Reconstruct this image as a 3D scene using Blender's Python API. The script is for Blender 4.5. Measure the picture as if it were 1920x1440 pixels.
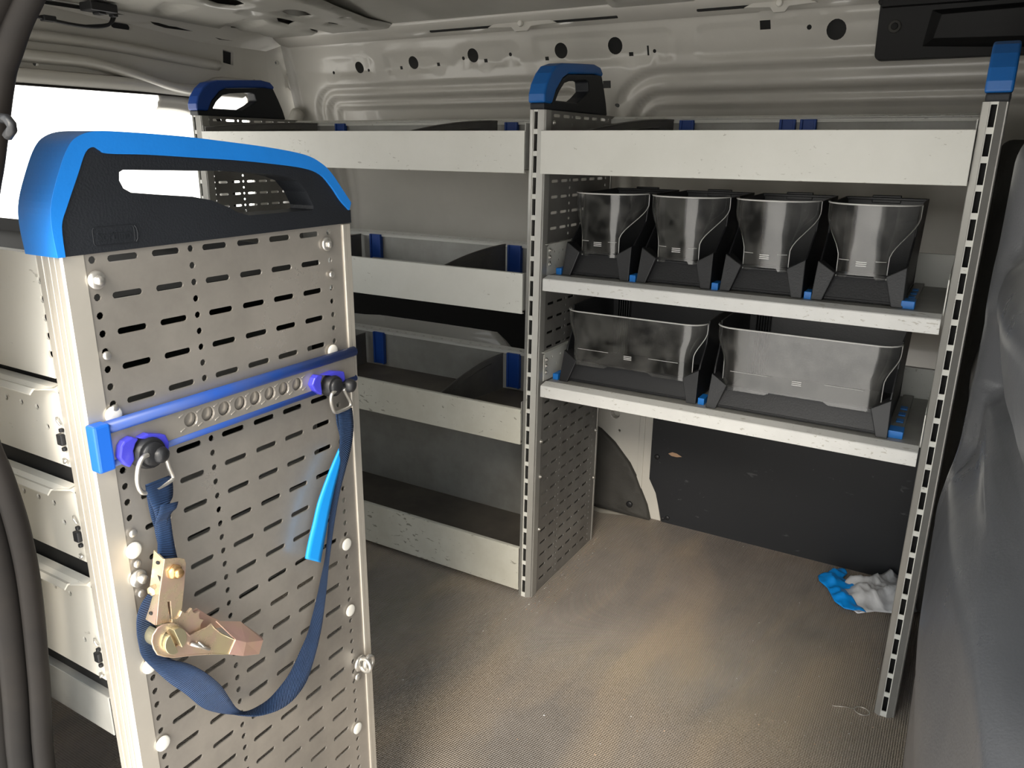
import bpy, math, random
from mathutils import Vector, Matrix, noise
from mathutils.geometry import delaunay_2d_cdt
random.seed(7)
for o in list(bpy.data.objects): bpy.data.objects.remove(o)
SC = bpy.context.scene
COL = SC.collection
PI = math.pi

# ---------------------------------------------------------------- camera, sky, sun, exposure
CAM = Vector((0.81275, -1.48489, 1.07238)); YAW, PITCH, ROLL = 0.531109, -0.294822, 0.010775
F = Vector((-math.sin(YAW)*math.cos(PITCH), math.cos(YAW)*math.cos(PITCH), math.sin(PITCH)))
R0 = Vector((math.cos(YAW), math.sin(YAW), 0)); U0 = R0.cross(F)
RR = math.cos(ROLL)*R0 + math.sin(ROLL)*U0; UU = -math.sin(ROLL)*R0 + math.cos(ROLL)*U0
cd = bpy.data.cameras.new('camera'); cam = bpy.data.objects.new('camera', cd); COL.objects.link(cam)
cd.sensor_width = 36; cd.lens = 36*1453.46/1920; cd.clip_start = 0.01
m = Matrix((RR, UU, -F)).transposed().to_4x4(); m.translation = CAM; cam.matrix_world = m
SC.camera = cam

w = bpy.data.worlds.new('overcast_sky'); SC.world = w; w.use_nodes = True
nt = w.node_tree; nt.nodes.clear()
tc = nt.nodes.new('ShaderNodeTexCoord'); sx = nt.nodes.new('ShaderNodeSeparateXYZ'); nt.links.new(tc.outputs['Generated'], sx.inputs[0])
cr = nt.nodes.new('ShaderNodeValToRGB'); nt.links.new(sx.outputs['Z'], cr.inputs[0])
cr.color_ramp.elements[0].position = 0.0; cr.color_ramp.elements[0].color = (1.0, .965, .90, 1)
cr.color_ramp.elements[1].position = 0.6; cr.color_ramp.elements[1].color = (.90, .96, 1.0, 1)
bg = nt.nodes.new('ShaderNodeBackground'); bg.inputs[1].default_value = 3.0; nt.links.new(cr.outputs[0], bg.inputs[0])
wo = nt.nodes.new('ShaderNodeOutputWorld'); nt.links.new(bg.outputs[0], wo.inputs[0])

sd = bpy.data.lights.new('sun', 'SUN'); sd.energy = 4.0; sd.angle = math.radians(24); sd.color = (1.0, .90, .76)
sun = bpy.data.objects.new('sun', sd); COL.objects.link(sun)
sun.rotation_euler = Vector((.42, -1.5, 1.12)).to_track_quat('Z', 'Y').to_euler()

vs = SC.view_settings; vs.view_transform = 'Standard'; vs.look = 'None'; vs.exposure = 0.3; vs.gamma = 1; vs.use_curve_mapping = False
SC.cycles.max_bounces = 12; SC.cycles.diffuse_bounces = 6; SC.cycles.glossy_bounces = 6; SC.cycles.transparent_max_bounces = 16

# ---------------------------------------------------------------- materials
def mat(name, col, rough=.5, metal=0., var=0., vscale=8., col2=None, bump=0., bscale=40., spec=.5, stretch=(1,1,1), rvar=0., bstretch=None, coat=0.):
    M = bpy.data.materials.new(name); M.use_nodes = True; n = M.node_tree.nodes; l = M.node_tree.links
    b = n['Principled BSDF']; b.inputs['Base Color'].default_value = (*col, 1)
    b.inputs['Roughness'].default_value = rough; b.inputs['Metallic'].default_value = metal
    b.inputs['Specular IOR Level'].default_value = spec; b.inputs['Coat Weight'].default_value = coat
    t = n.new('ShaderNodeTexCoord')
    if var > 0:
        mp = n.new('ShaderNodeMapping'); mp.inputs['Scale'].default_value = stretch; l.new(t.outputs['Object'], mp.inputs[0])
        nz = n.new('ShaderNodeTexNoise'); nz.inputs['Scale'].default_value = vscale; nz.inputs['Detail'].default_value = 9; nz.inputs['Roughness'].default_value = .62
        l.new(mp.outputs[0], nz.inputs['Vector'])
        r = n.new('ShaderNodeValToRGB'); r.color_ramp.elements[0].position = .36; r.color_ramp.elements[1].position = .66
        c2 = col2 or tuple(c*.55 for c in col)
        r.color_ramp.elements[0].color = (*[c2[i]*var + col[i]*(1-var) for i in range(3)], 1); r.color_ramp.elements[1].color = (*col, 1)
        l.new(nz.outputs[0], r.inputs[0]); l.new(r.outputs[0], b.inputs['Base Color'])
        if rvar:
            mr = n.new('ShaderNodeMapRange'); mr.inputs[1].default_value = .3; mr.inputs[2].default_value = .7
            mr.inputs[3].default_value = rough+rvar; mr.inputs[4].default_value = max(.05, rough-rvar)
            l.new(nz.outputs[0], mr.inputs[0]); l.new(mr.outputs[0], b.inputs['Roughness'])
    if bump > 0:
        mp2 = n.new('ShaderNodeMapping'); mp2.inputs['Scale'].default_value = bstretch or (1,1,1); l.new(t.outputs['Object'], mp2.inputs[0])
        n2 = n.new('ShaderNodeTexNoise'); n2.inputs['Scale'].default_value = bscale; n2.inputs['Detail'].default_value = 4
        l.new(mp2.outputs[0], n2.inputs['Vector'])
        bp = n.new('ShaderNodeBump'); bp.inputs['Strength'].default_value = bump; bp.inputs['Distance'].default_value = .002
        l.new(n2.outputs[0], bp.inputs['Height']); l.new(bp.outputs[0], b.inputs['Normal'])
    return M

def scuffed(name, col, dark, rough, scale=60, thr=.70, **k):
    """paint with sparse dark scuff marks"""
    M = mat(name, col, rough, **k); n = M.node_tree.nodes; l = M.node_tree.links; b = n['Principled BSDF']
    t = n.new('ShaderNodeTexCoord'); mp = n.new('ShaderNodeMapping'); mp.inputs['Scale'].default_value = (.45, 1, 1); l.new(t.outputs['Object'], mp.inputs[0])
    nz = n.new('ShaderNodeTexNoise'); nz.inputs['Scale'].default_value = scale; nz.inputs['Detail'].default_value = 6; nz.inputs['Distortion'].default_value = .6
    l.new(mp.outputs[0], nz.inputs['Vector'])
    n3 = n.new('ShaderNodeTexNoise'); n3.inputs['Scale'].default_value = 7; l.new(t.outputs['Object'], n3.inputs['Vector'])
    ad = n.new('ShaderNodeMath'); ad.operation = 'MULTIPLY_ADD'; ad.inputs[1].default_value = .35; l.new(n3.outputs[0], ad.inputs[0]); l.new(nz.outputs[0], ad.inputs[2])
    r = n.new('ShaderNodeValToRGB'); r.color_ramp.elements[0].position = thr+.12; r.color_ramp.elements[1].position = thr+.17
    r.color_ramp.elements[0].color = (0,0,0,1); r.color_ramp.elements[1].color = (.75,.75,.75,1); l.new(ad.outputs[0], r.inputs[0])
    mx = n.new('ShaderNodeMix'); mx.data_type = 'RGBA'; l.new(r.outputs[0], mx.inputs['Factor'])
    src = b.inputs['Base Color'].links[0].from_socket if b.inputs['Base Color'].links else None
    if src: l.new(src, mx.inputs['A'])
    else: mx.inputs['A'].default_value = (*col, 1)
    mx.inputs['B'].default_value = (*dark, 1); l.new(mx.outputs['Result'], b.inputs['Base Color'])
    return M

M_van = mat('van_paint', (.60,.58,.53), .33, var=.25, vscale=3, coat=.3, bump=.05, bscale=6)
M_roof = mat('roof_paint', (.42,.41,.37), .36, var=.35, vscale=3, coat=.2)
M_strip = scuffed('light_grey_tray_paint', (.66,.66,.62), (.34,.33,.29), .42, scale=170, thr=.735, var=.25, vscale=9, col2=(.50,.50,.45))
M_strip_warm = scuffed('warm_grey_drawer_paint', (.66,.63,.56), (.34,.31,.26), .42, scale=170, thr=.74, var=.2, vscale=9, col2=(.52,.49,.43))
M_strip_worn = scuffed('worn_grey_tray_paint', (.60,.595,.53), (.16,.15,.11), .5, scale=110, thr=.70, var=.45, vscale=7, col2=(.38,.36,.29))
M_shelf = scuffed('white_shelf_paint', (.74,.74,.72), (.42,.40,.35), .4, scale=190, thr=.70, var=.2, vscale=12)
M_traymetal = mat('galvanised_tray_metal', (.36,.36,.34), .5, .25, var=.5, vscale=10, col2=(.20,.19,.17))
M_traydark = mat('dusty_tray_floor', (.13,.115,.095), .75, var=.6, vscale=7, col2=(.055,.05,.045))
M_divider = mat('dark_grey_divider', (.16,.155,.145), .5, .3, var=.5, vscale=14)
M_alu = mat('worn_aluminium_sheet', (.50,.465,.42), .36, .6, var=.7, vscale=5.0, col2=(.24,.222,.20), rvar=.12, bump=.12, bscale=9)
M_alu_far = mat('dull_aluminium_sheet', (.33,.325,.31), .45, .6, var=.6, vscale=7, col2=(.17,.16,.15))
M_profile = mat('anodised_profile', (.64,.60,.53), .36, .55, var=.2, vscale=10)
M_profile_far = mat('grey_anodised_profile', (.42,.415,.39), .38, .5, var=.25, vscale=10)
M_dark = mat('black_plastic', (.013,.0135,.0155), .45, var=.3, vscale=15, bump=.15, bscale=300)
M_handle = mat('charcoal_plastic', (.015,.017,.021), .5, spec=.35, var=.4, vscale=9, bump=.25, bscale=450)
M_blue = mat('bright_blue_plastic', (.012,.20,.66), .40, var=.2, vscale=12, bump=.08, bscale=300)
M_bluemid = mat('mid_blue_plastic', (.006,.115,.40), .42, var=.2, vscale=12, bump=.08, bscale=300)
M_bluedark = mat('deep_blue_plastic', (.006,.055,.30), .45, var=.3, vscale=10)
M_purple = mat('violet_blue_plastic', (.055,.055,.52), .36, var=.3, vscale=30)
M_railblue = mat('rail_blue_plastic', (.010,.058,.29), .42, var=.5, vscale=25, col2=(.05,.07,.17))
M_white = mat('white_cap', (.72,.70,.64), .35)
M_steel = mat('bright_steel', (.66,.64,.60), .30, .8, var=.3, vscale=20)
M_zinc = mat('yellow_zinc', (.66,.57,.34), .28, .65, var=.7, vscale=28, col2=(.60,.36,.36), rvar=.08)
M_zincpink = mat('pink_zinc', (.62,.38,.33), .30, .5, var=.7, vscale=24, col2=(.60,.46,.28))
M_web = mat('navy_webbing', (.012,.045,.13), .7, var=.35, vscale=60)
M_tail = mat('light_blue_sleeve', (.01,.30,.82), .45)
M_black = mat('dark_void', (.008,.008,.008), .8)
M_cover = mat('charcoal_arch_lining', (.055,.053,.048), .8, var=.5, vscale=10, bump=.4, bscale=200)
M_board = scuffed('black_side_board', (.014,.0155,.019), (.08,.08,.085), .55, scale=60, thr=.74, var=.3, vscale=4)
M_bulk = mat('moulded_grey_plastic', (.078,.081,.088), .30, var=.35, vscale=6, bump=.12, bscale=400, rvar=.06)
M_seal = mat('rubber_seal', (.009,.008,.0075), .65, spec=.15, var=.5, vscale=10, col2=(.020,.016,.013))
M_body = mat('cream_body_paint', (.70,.67,.60), .3, coat=.5)
M_bagw = mat('silver_white_film', (.76,.77,.79), .33, .1, var=.4, vscale=20)
M_bagb = mat('bright_blue_film', (.006,.33,.98), .33, var=.3, vscale=14)
M_boardwood = mat('chipped_wood', (.50,.32,.20), .8)
M_red = mat('red_lens', (.5,.03,.03), .3)

# web weave
n = M_web.node_tree.nodes; l = M_web.node_tree.links
uvn = n.new('ShaderNodeUVMap'); wv = n.new('ShaderNodeTexWave'); wv.bands_direction = 'Y'; wv.inputs['Scale'].default_value = 22; l.new(uvn.outputs[0], wv.inputs[0])
bp_ = n.new('ShaderNodeBump'); bp_.inputs['Strength'].default_value = 1; bp_.inputs['Distance'].default_value = .0025; l.new(wv.outputs[0], bp_.inputs['Height']); l.new(bp_.outputs[0], n['Principled BSDF'].inputs['Normal'])

# floor: dusty ribbed mat
M_floor = mat('ribbed_floor_mat', (.36,.32,.285), .60, var=.75, vscale=3.2, col2=(.22,.20,.18))
n = M_floor.node_tree.nodes; l = M_floor.node_tree.links; b = n['Principled BSDF']
t = n.new('ShaderNodeTexCoord'); wv = n.new('ShaderNodeTexWave'); wv.bands_direction = 'X'; wv.inputs['Scale'].default_value = 75
l.new(t.outputs['Object'], wv.inputs[0])
wv2 = n.new('ShaderNodeTexWave'); wv2.bands_direction = 'Y'; wv2.inputs['Scale'].default_value = 75; l.new(t.outputs['Object'], wv2.inputs[0])
ad = n.new('ShaderNodeMath'); ad.operation = 'MULTIPLY_ADD'; ad.inputs[1].default_value = .6; l.new(wv2.outputs[0], ad.inputs[0]); l.new(wv.outputs[0], ad.inputs[2])
bp_ = n.new('ShaderNodeBump'); bp_.inputs['Strength'].default_value = .8; bp_.inputs['Distance'].default_value = .0030; l.new(ad.outputs[0], bp_.inputs['Height']); l.new(bp_.outputs[0], b.inputs['Normal'])
nz = n.new('ShaderNodeTexNoise'); nz.inputs['Scale'].default_value = 2.1; nz.inputs['Detail'].default_value = 7; nz.inputs['Distortion'].default_value = .8
mp = n.new('ShaderNodeMapping'); mp.inputs['Scale'].default_value = (2.2, .8, 1); l.new(t.outputs['Object'], mp.inputs[0]); l.new(mp.outputs[0], nz.inputs['Vector'])
rp = n.new('ShaderNodeValToRGB'); rp.color_ramp.elements[0].position = .42; rp.color_ramp.elements[0].color = (0,0,0,1); rp.color_ramp.elements[1].position = .68; l.new(nz.outputs[0], rp.inputs[0])
mx = n.new('ShaderNodeMix'); mx.data_type = 'RGBA'; l.new(rp.outputs[0], mx.inputs['Factor']); l.new(b.inputs['Base Color'].links[0].from_socket, mx.inputs['A']); mx.inputs['B'].default_value = (.42,.345,.265,1)
l.new(mx.outputs['Result'], b.inputs['Base Color'])

# clear scratched plastic: thin transparent sheet with reflections
M_clear = bpy.data.materials.new('clear_plastic'); M_clear.use_nodes = True; n = M_clear.node_tree.nodes; l = M_clear.node_tree.links; n.clear()
tr = n.new('ShaderNodeBsdfTransparent'); tr.inputs[0].default_value = (.88,.89,.89,1)
gl = n.new('ShaderNodeBsdfGlossy'); gl.inputs['Roughness'].default_value = .13; gl.inputs[0].default_value = (1,1,1,1)
df = n.new('ShaderNodeBsdfDiffuse'); df.inputs[0].default_value = (.55,.54,.51,1)
fr = n.new('ShaderNodeFresnel'); fr.inputs[0].default_value = 1.6
t = n.new('ShaderNodeTexCoord'); nz = n.new('ShaderNodeTexNoise'); nz.inputs['Scale'].default_value = 22; nz.inputs['Detail'].default_value = 10; nz.inputs['Roughness'].default_value = .7; l.new(t.outputs['Object'], nz.inputs['Vector'])
mr = n.new('ShaderNodeMapRange'); mr.inputs[1].default_value = .4; mr.inputs[2].default_value = .75; mr.inputs[3].default_value = .02; mr.inputs[4].default_value = .20; l.new(nz.outputs[0], mr.inputs[0])
m1 = n.new('ShaderNodeMixShader'); l.new(mr.outputs[0], m1.inputs[0]); l.new(tr.outputs[0], m1.inputs[1]); l.new(df.outputs[0], m1.inputs[2])
m2 = n.new('ShaderNodeMixShader'); l.new(fr.outputs[0], m2.inputs[0]); l.new(m1.outputs[0], m2.inputs[1]); l.new(gl.outputs[0], m2.inputs[2])
o_ = n.new('ShaderNodeOutputMaterial'); l.new(m2.outputs[0], o_.inputs[0])
M_clearedge = mat('clear_plastic_edge', (.62,.62,.60), .25)

# ---------------------------------------------------------------- helpers
def tag(o, label=None, cat=None, group=None, kind=None):
    if label: o['label'] = label
    if cat: o['category'] = cat
    if group: o['group'] = group
    if kind: o['kind'] = kind
    return o
def empty(name, loc, label, cat, group=None):
    o = bpy.data.objects.new(name, None); COL.objects.link(o); o.location = loc; o.empty_display_size = .05
    bpy.context.view_layer.update()
    return tag(o, label, cat, group)
class MB:
    def __init__(s): s.v = []; s.f = []; s.mi = []; s.sm = []; s.uv = None
    def add(s, verts, faces, mi=0, smooth=False):
        b = len(s.v); s.v += [tuple(p) for p in verts]
        for f in faces: s.f.append([i+b for i in f]); s.mi.append(mi); s.sm.append(smooth)
        return s
    def box(s, x0, x1, y0, y1, z0, z1, mi=0, T=None):
        vs_ = [(x,y,z) for z in (z0,z1) for y in (y0,y1) for x in (x0,x1)]
        if T: vs_ = [T(*p) for p in vs_]
        return s.add(vs_, [(0,2,3,1),(4,5,7,6),(0,1,5,4),(2,6,7,3),(0,4,6,2),(1,3,7,5)], mi)
    def tube(s, path, r, n=8, mi=0, closed=False, flat=None):
        path = [Vector(p) for p in path]; N = len(path); vs_ = []; prev = None
        for i, p in enumerate(path):
            if closed: d = path[(i+1) % N]-path[i-1]
            else: d = path[min(i+1, N-1)]-path[max(i-1, 0)]
            d.normalize()
            a = prev if prev is not None else (Vector((0,0,1)) if abs(d.z) < .9 else Vector((1,0,0)))
            a = (a - d*a.dot(d)).normalized(); prev = a; c = d.cross(a)
            rr = r[i] if isinstance(r, (list, tuple)) else r
            for k in range(n):
                t_ = 2*PI*k/n; vs_.append(p + a*math.cos(t_)*rr + c*math.sin(t_)*rr*(flat or 1))
        fs = []
        for i in range(N if closed else N-1):
            j = (i+1) % N
            for k in range(n): fs.append((i*n+k, i*n+(k+1) % n, j*n+(k+1) % n, j*n+k))
        if not closed: fs += [tuple(range(n))[::-1], tuple((N-1)*n+k for k in range(n))]
        return s.add(vs_, fs, mi, True)
    def disc(s, c, nrm, r, h, n=16, mi=0, dome=0):
        c = Vector(c); nrm = Vector(nrm).normalized(); pts = [c, c+nrm*h*.55]; rs = [r, r]
        if dome: pts += [c+nrm*h*.85, c+nrm*h]; rs += [r*.8, r*.35]
        else: pts += [c+nrm*h]; rs += [r*.88]
        return s.tube(pts, rs, n, mi)
    def loft(s, rows, mi=0, smooth=True, flip=False):
        n = len(rows[0]); vs_ = [p for r in rows for p in r]; fs = []
        for i in range(len(rows)-1):
            for k in range(n-1):
                f = (i*n+k, i*n+k+1, (i+1)*n+k+1, (i+1)*n+k); fs.append(f[::-1] if flip else f)
        return s.add(vs_, fs, mi, smooth)
    def build(s, name, mats, parent=None, bevel=0, solid=0, soff=0, bseg=2):
        me = bpy.data.meshes.new(name); me.from_pydata(s.v, [], s.f)
        for m_ in (mats if isinstance(mats, (list, tuple)) else [mats]): me.materials.append(m_)
        me.polygons.foreach_set('material_index', s.mi); me.polygons.foreach_set('use_smooth', s.sm)
        if s.uv:
            u = me.uv_layers.new(name='UVMap')
            for lo in me.loops: u.data[lo.index].uv = s.uv[lo.vertex_index]
        me.update()
        return link(name, me, parent, bevel, solid, soff, bseg)
def link(name, me, parent=None, bevel=0, solid=0, soff=0, bseg=2):
    o = bpy.data.objects.new(name, me); COL.objects.link(o)
    if parent:
        o.parent = parent; o.matrix_parent_inverse = parent.matrix_world.inverted()
    if solid:
        md = o.modifiers.new('thickness', 'SOLIDIFY'); md.thickness = solid; md.offset = soff
    if bevel:
        md = o.modifiers.new('bevel', 'BEVEL'); md.width = bevel; md.segments = bseg; md.limit_method = 'ANGLE'; md.angle_limit = math.radians(40)
    return o

def inpoly(x, y, P):
    c = False; j = len(P)-1
    for i in range(len(P)):
        xi, yi = P[i]; xj, yj = P[j]
        if (yi > y) != (yj > y) and x < (xj-xi)*(y-yi)/(yj-yi)+xi: c = not c
        j = i
    return c
def circ(a, b, r, n=12): return [(a+r*math.cos(2*PI*k/n), b+r*math.sin(2*PI*k/n)) for k in range(n)]
def slot(a, b, L, H, n=3):
    """rounded slot, centre a,b; length L along a, height H"""
    r = min(H, L)/2*.9; P = []
    for (cx, cy, a0) in ((a+L/2-r, b+H/2-r, 0), (a-L/2+r, b+H/2-r, 90), (a-L/2+r, b-H/2+r, 180), (a+L/2-r, b-H/2+r, 270)):
        for k in range(n):
            t_ = math.radians(a0+90*k/(n-1)); P.append((cx+r*math.cos(t_), cy+r*math.sin(t_)))
    return P
def rrect(x0, x1, y0, y1, r, n=5):
    P = []
    for (cx, cy, a0) in ((x1-r, y1-r, 0), (x0+r, y1-r, 90), (x0+r, y0+r, 180), (x1-r, y0+r, 270)):
        for k in range(n):
            t_ = math.radians(a0+90*k/(n-1)); P.append((cx+r*math.cos(t_), cy+r*math.sin(t_)))
    return P
def cdt(outer, holes=(), extra=()):
    V = []; E = []
    for L in [outer]+list(holes):
        b = len(V); V += L; E += [(b+i, b+(i+1) % len(L)) for i in range(len(L))]
    V = [Vector(p) for p in V]+[Vector(p) for p in extra]
    r = delaunay_2d_cdt(V, E, [], 0, 1e-7)
    vo, fo = r[0], r[2]
    bb = [(min(p[0] for p in h), max(p[0] for p in h), min(p[1] for p in h), max(p[1] for p in h), h) for h in holes]
    # bucket holes
    B = {}; cs = .03
    for h in bb:
        for i in range(int(h[0]//cs), int(h[1]//cs)+1):
            for j in range(int(h[2]//cs), int(h[3]//cs)+1): B.setdefault((i, j), []).append(h)
    keep = []
    for f in fo:
        c = sum((vo[i] for i in f), Vector((0, 0)))/len(f); x, y = c
        if not inpoly(x, y, outer): continue
        if any(h[0] <= x <= h[1] and h[2] <= y <= h[3] and inpoly(x, y, h[4]) for h in B.get((int(x//cs), int(y//cs)), [])): continue
        keep.append(tuple(f))
    return [tuple(p) for p in vo], keep
def sheet(mb, outer, holes, T, T2=None, extra=(), mi=0, smooth=False, side=None):
    """T maps (a,b)->3D front; T2 -> 3D back (thickness); closed solid when T2 is given"""
    V, Fc = cdt(outer, holes, extra)
    b = len(mb.v); mb.add([T(*p) for p in V], Fc, mi, smooth)
    if T2:
        mb.add([T2(*p) for p in V], [f[::-1] for f in Fc], mi, smooth)
        ed = {}
        for f in Fc:
            for i in range(3):
                e = (f[i], f[(i+1) % 3]); ed[e] = 1
        N = len(V)
        for (i, j) in ed:
            if (j, i) not in ed:
                mb.f.append([b+j, b+i, b+N+i, b+N+j]); mb.mi.append(mi if side is None else side); mb.sm.append(False)
    return mb
def smooth01(t_): t_ = max(0, min(1, t_)); return t_*t_*(3-2*t_)
def catmull(P, n=8):
    P = [Vector(p) for p in P]; out = []
    for i in range(len(P)-1):
        p0 = P[max(i-1, 0)]; p1 = P[i]; p2 = P[i+1]; p3 = P[min(i+2, len(P)-1)]
        for k in range(n):
            t_ = k/n; out.append(.5*((2*p1)+(-p0+p2)*t_+(2*p0-5*p1+4*p2-p3)*t_*t_+(-p0+3*p1-3*p2+p3)*t_**3))
    out.append(P[-1]); return out

# ================================================================ THE SETTING
XR0, XF = -1.25, 1.02      # rear and front ends of the load space
# floor
fb = MB()
sheet(fb, [(-1.30,-1.19),(1.05,-1.19),(1.05,.62),(.12,.62),(.10,.60),(.07,.57),(-.05,.53),(-.2,.56),(-1.30,.56)], [], lambda a,b:(a,b,0), lambda a,b:(a,b,-.015))
tag(fb.build('floor', M_floor), kind='structure')
ub = MB(); ub.box(-1.35, 1.25, -1.22, .75, -.06, -.016); tag(ub.build('floor_pan', M_van), kind='structure')

# far side wall ---------------------------------------------------
def ybase(z): return .60 if z < .85 else .60-.10*smooth01((z-.85)/.5)-.03*max(0, z-1.30)/.1
def sdr(x, z, x0, x1, z0, z1, r):
    cx, cz = (x0+x1)/2, (z0+z1)/2; hx, hz = (x1-x0)/2-r, (z1-z0)/2-r
    dx, dz = abs(x-cx)-hx, abs(z-cz)-hz
    return math.hypot(max(dx,0), max(dz,0))+min(max(dx,dz),0)-r
EMB = [(-1.05,-.86,1.285,1.335),(-.81,-.595,1.288,1.341),(-.54,-.34,1.293,1.35),(-.29,.095,1.285,1.358),(.16,.72,1.284,1.357)]
def relief(x, z):
    y = ybase(z)
    d = sdr(x, z, -1.13, -.12, .60, 1.262, .09)
    y += .016*smooth01(-d/.010) - .006*smooth01(-(d+.014)/.012) + .020*smooth01(-(d+.034)/.012) - .006*smooth01(-(d+.05)/.01) + .014*smooth01(-(d+.064)/.009)
    d = sdr(x, z, -.085, 1.3, .60, 1.272, .15)
    y += .016*smooth01(-d/.012) - .006*smooth01(-(d+.018)/.02) + .026*smooth01(-(d+.050)/.014) - .008*smooth01(-(d+.066)/.015) + .014*smooth01(-(d+.088)/.009)
    for e in EMB:
        d = sdr(x, z, *e, .014); y += .006*smooth01((-d)/.006)
    y -= .020*smooth01((z-1.375)/.02)
    return y
WH = []
for (x, z, r) in ((-.919,1.309,.0165),(-.707,1.314,.0175),(-.493,1.324,.018),(-.213,1.323,.019),(-.057,1.327,.020),(.475,1.333,.021)): WH.append(circ(x, z, r, 18))
for (x, z, r) in ((-1.03,1.298,.005),(-.885,1.30,.0045),(-.527,1.318,.005),(-.37,1.321,.005),(.048,1.31,.0045),(.417,1.341,.0055),(-.06,1.185,.005)): WH.append(circ(x, z, r, 8))
for (x, z, a, h) in ((.32,1.351,.024,.018),(-.756,1.302,.009,.009),(-.618,1.306,.010,.009),(-.453,1.309,.011,.009),(-.258,1.306,.011,.009),(-.015,1.306,.012,.009),(.031,1.312,.005,.022),(-.082,1.236,.022,.018)):
    WH.append([(x-a/2,z-h/2),(x+a/2,z-h/2),(x+a/2,z+h/2),(x-a/2,z+h/2)])
extra = []
nx, nz_ = 250, 100
for i in range(1, nx):
    for j in range(1, nz_):
        x = -1.20+(1.12+1.20)*i/nx; z = .75+(1.405-.75)*j/nz_
        if any(math.hypot(x-sum(p[0] for p in h)/len(h), z-sum(p[1] for p in h)/len(h)) < .030 for h in WH): continue
        extra.append((x, z))
wb = MB()
sheet(wb, [(-1.20,.75),(1.12,.75),(1.12,1.405),(-1.20,1.405)], WH, lambda a,b:(a, relief(a,b), b), None, extra, smooth=True)
tag(wb.build('wall_left', M_van), kind='structure')
cv = MB(); cv.box(-1.2, 1.12, .56, .575, 1.27, 1.40); cv.box(-.2,.0,.60,.61,1.15,1.27); tag(cv.build('wall_cavity', M_black), kind='structure')
# lower wall
lw = MB(); lw.box(-1.30, 1.12, .60, .63, -.02, .76); tag(lw.build('wall_lower', M_van), kind='structure')
# black void and arched white inner wing behind the left bay
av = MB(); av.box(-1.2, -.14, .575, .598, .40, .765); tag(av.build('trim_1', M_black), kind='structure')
ar = MB()
arch = [(-1.2,.30),(-.36,.30),(-.365,.40),(-.385,.455),(-.42,.487),(-.455,.512),(-.50,.530),(-.59,.538),(-.70,.541),(-.80,.541),(-.855,.535),(-.93,.512),(-1.0,.506),(-1.2,.50)]
ex = [(-1.18+.03*i, .31+.02*j) for i in range(27) for j in range(11)]
ex = [p for p in ex if inpoly(p[0], p[1], arch) and all(math.hypot(p[0]-q[0], p[1]-q[1]) > .012 for q in arch)]
sheet(ar, arch, [], lambda a,b:(a, .555+.025*smooth01((b-.44)/.10), b), lambda a,b:(a,.597,b), ex, smooth=True)
tag(ar.build('wheel_arch', M_van), kind='structure')
# white pillar, arch lining and black side board at floor level
pl = MB(); sheet(pl, [(-.12,0),(.128,0),(.108,.09),(.085,.13),(.085,.50),(-.12,.50)], [circ(-.036,.312,.014,12), circ(-.02,.262,.004,8)], lambda a,b:(a,.575,b), lambda a,b:(a,.597,b))
pl.box(.045,.062,.570,.576,.02,.50)
tag(pl.build('trim_2', M_van, bevel=.003), kind='structure')
cvx = [(-.13,0),(.098,0),(.085,.045),(.063,.09),(.045,.13),(.022,.168),(-.031,.225),(-.077,.259),(-.13,.275)]
exx = [(-.12+.02*i,.015+.02*j) for i in range(11) for j in range(13)]
exx = [p for p in exx if inpoly(p[0],p[1],cvx) and all(math.hypot(p[0]-q[0], p[1]-q[1]) > .012 for q in cvx)]
lc = MB(); sheet(lc, cvx, [], lambda a,b:(a, .560-.006*noise.noise(Vector((a*20,b*20,0)))-.01*math.exp(-((a-.03)**2+(b-.045)**2)/.0003), b), lambda a,b:(a,.574,b), exx, smooth=True)
lc.disc((.035,.552,.042),(0,-1,0),.010,.006,14,1,1)
tag(lc.build('trim_3', [M_cover, M_dark]), kind='structure')
bd = MB(); sheet(bd, [(.132,0),(1.1,0),(1.1,.52),(.085,.52),(.085,.13),(.108,.088)], [], lambda a,b:(a,.572,b), lambda a,b:(a,.590,b))
bd.disc((.105,.572,.205),(0,-1,0),.008,.006,12,1,1); bd.disc((.150,.572,.018),(0,-1,0),.007,.005,12,1,1); bd.disc((.136,.572,.012),(0,-1,0),.005,.004,12,1,1)
chip = [(.138,.2225),(.150,.229),(.163,.228),(.180,.2205),(.164,.2165),(.148,.217)]
sheet(bd, chip, [], lambda a,b:(a,.5712,b), lambda a,b:(a,.5719,b), mi=2)
tag(bd.build('wall_panel', [M_board, M_dark, M_boardwood], bevel=.002), kind='structure')

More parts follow.
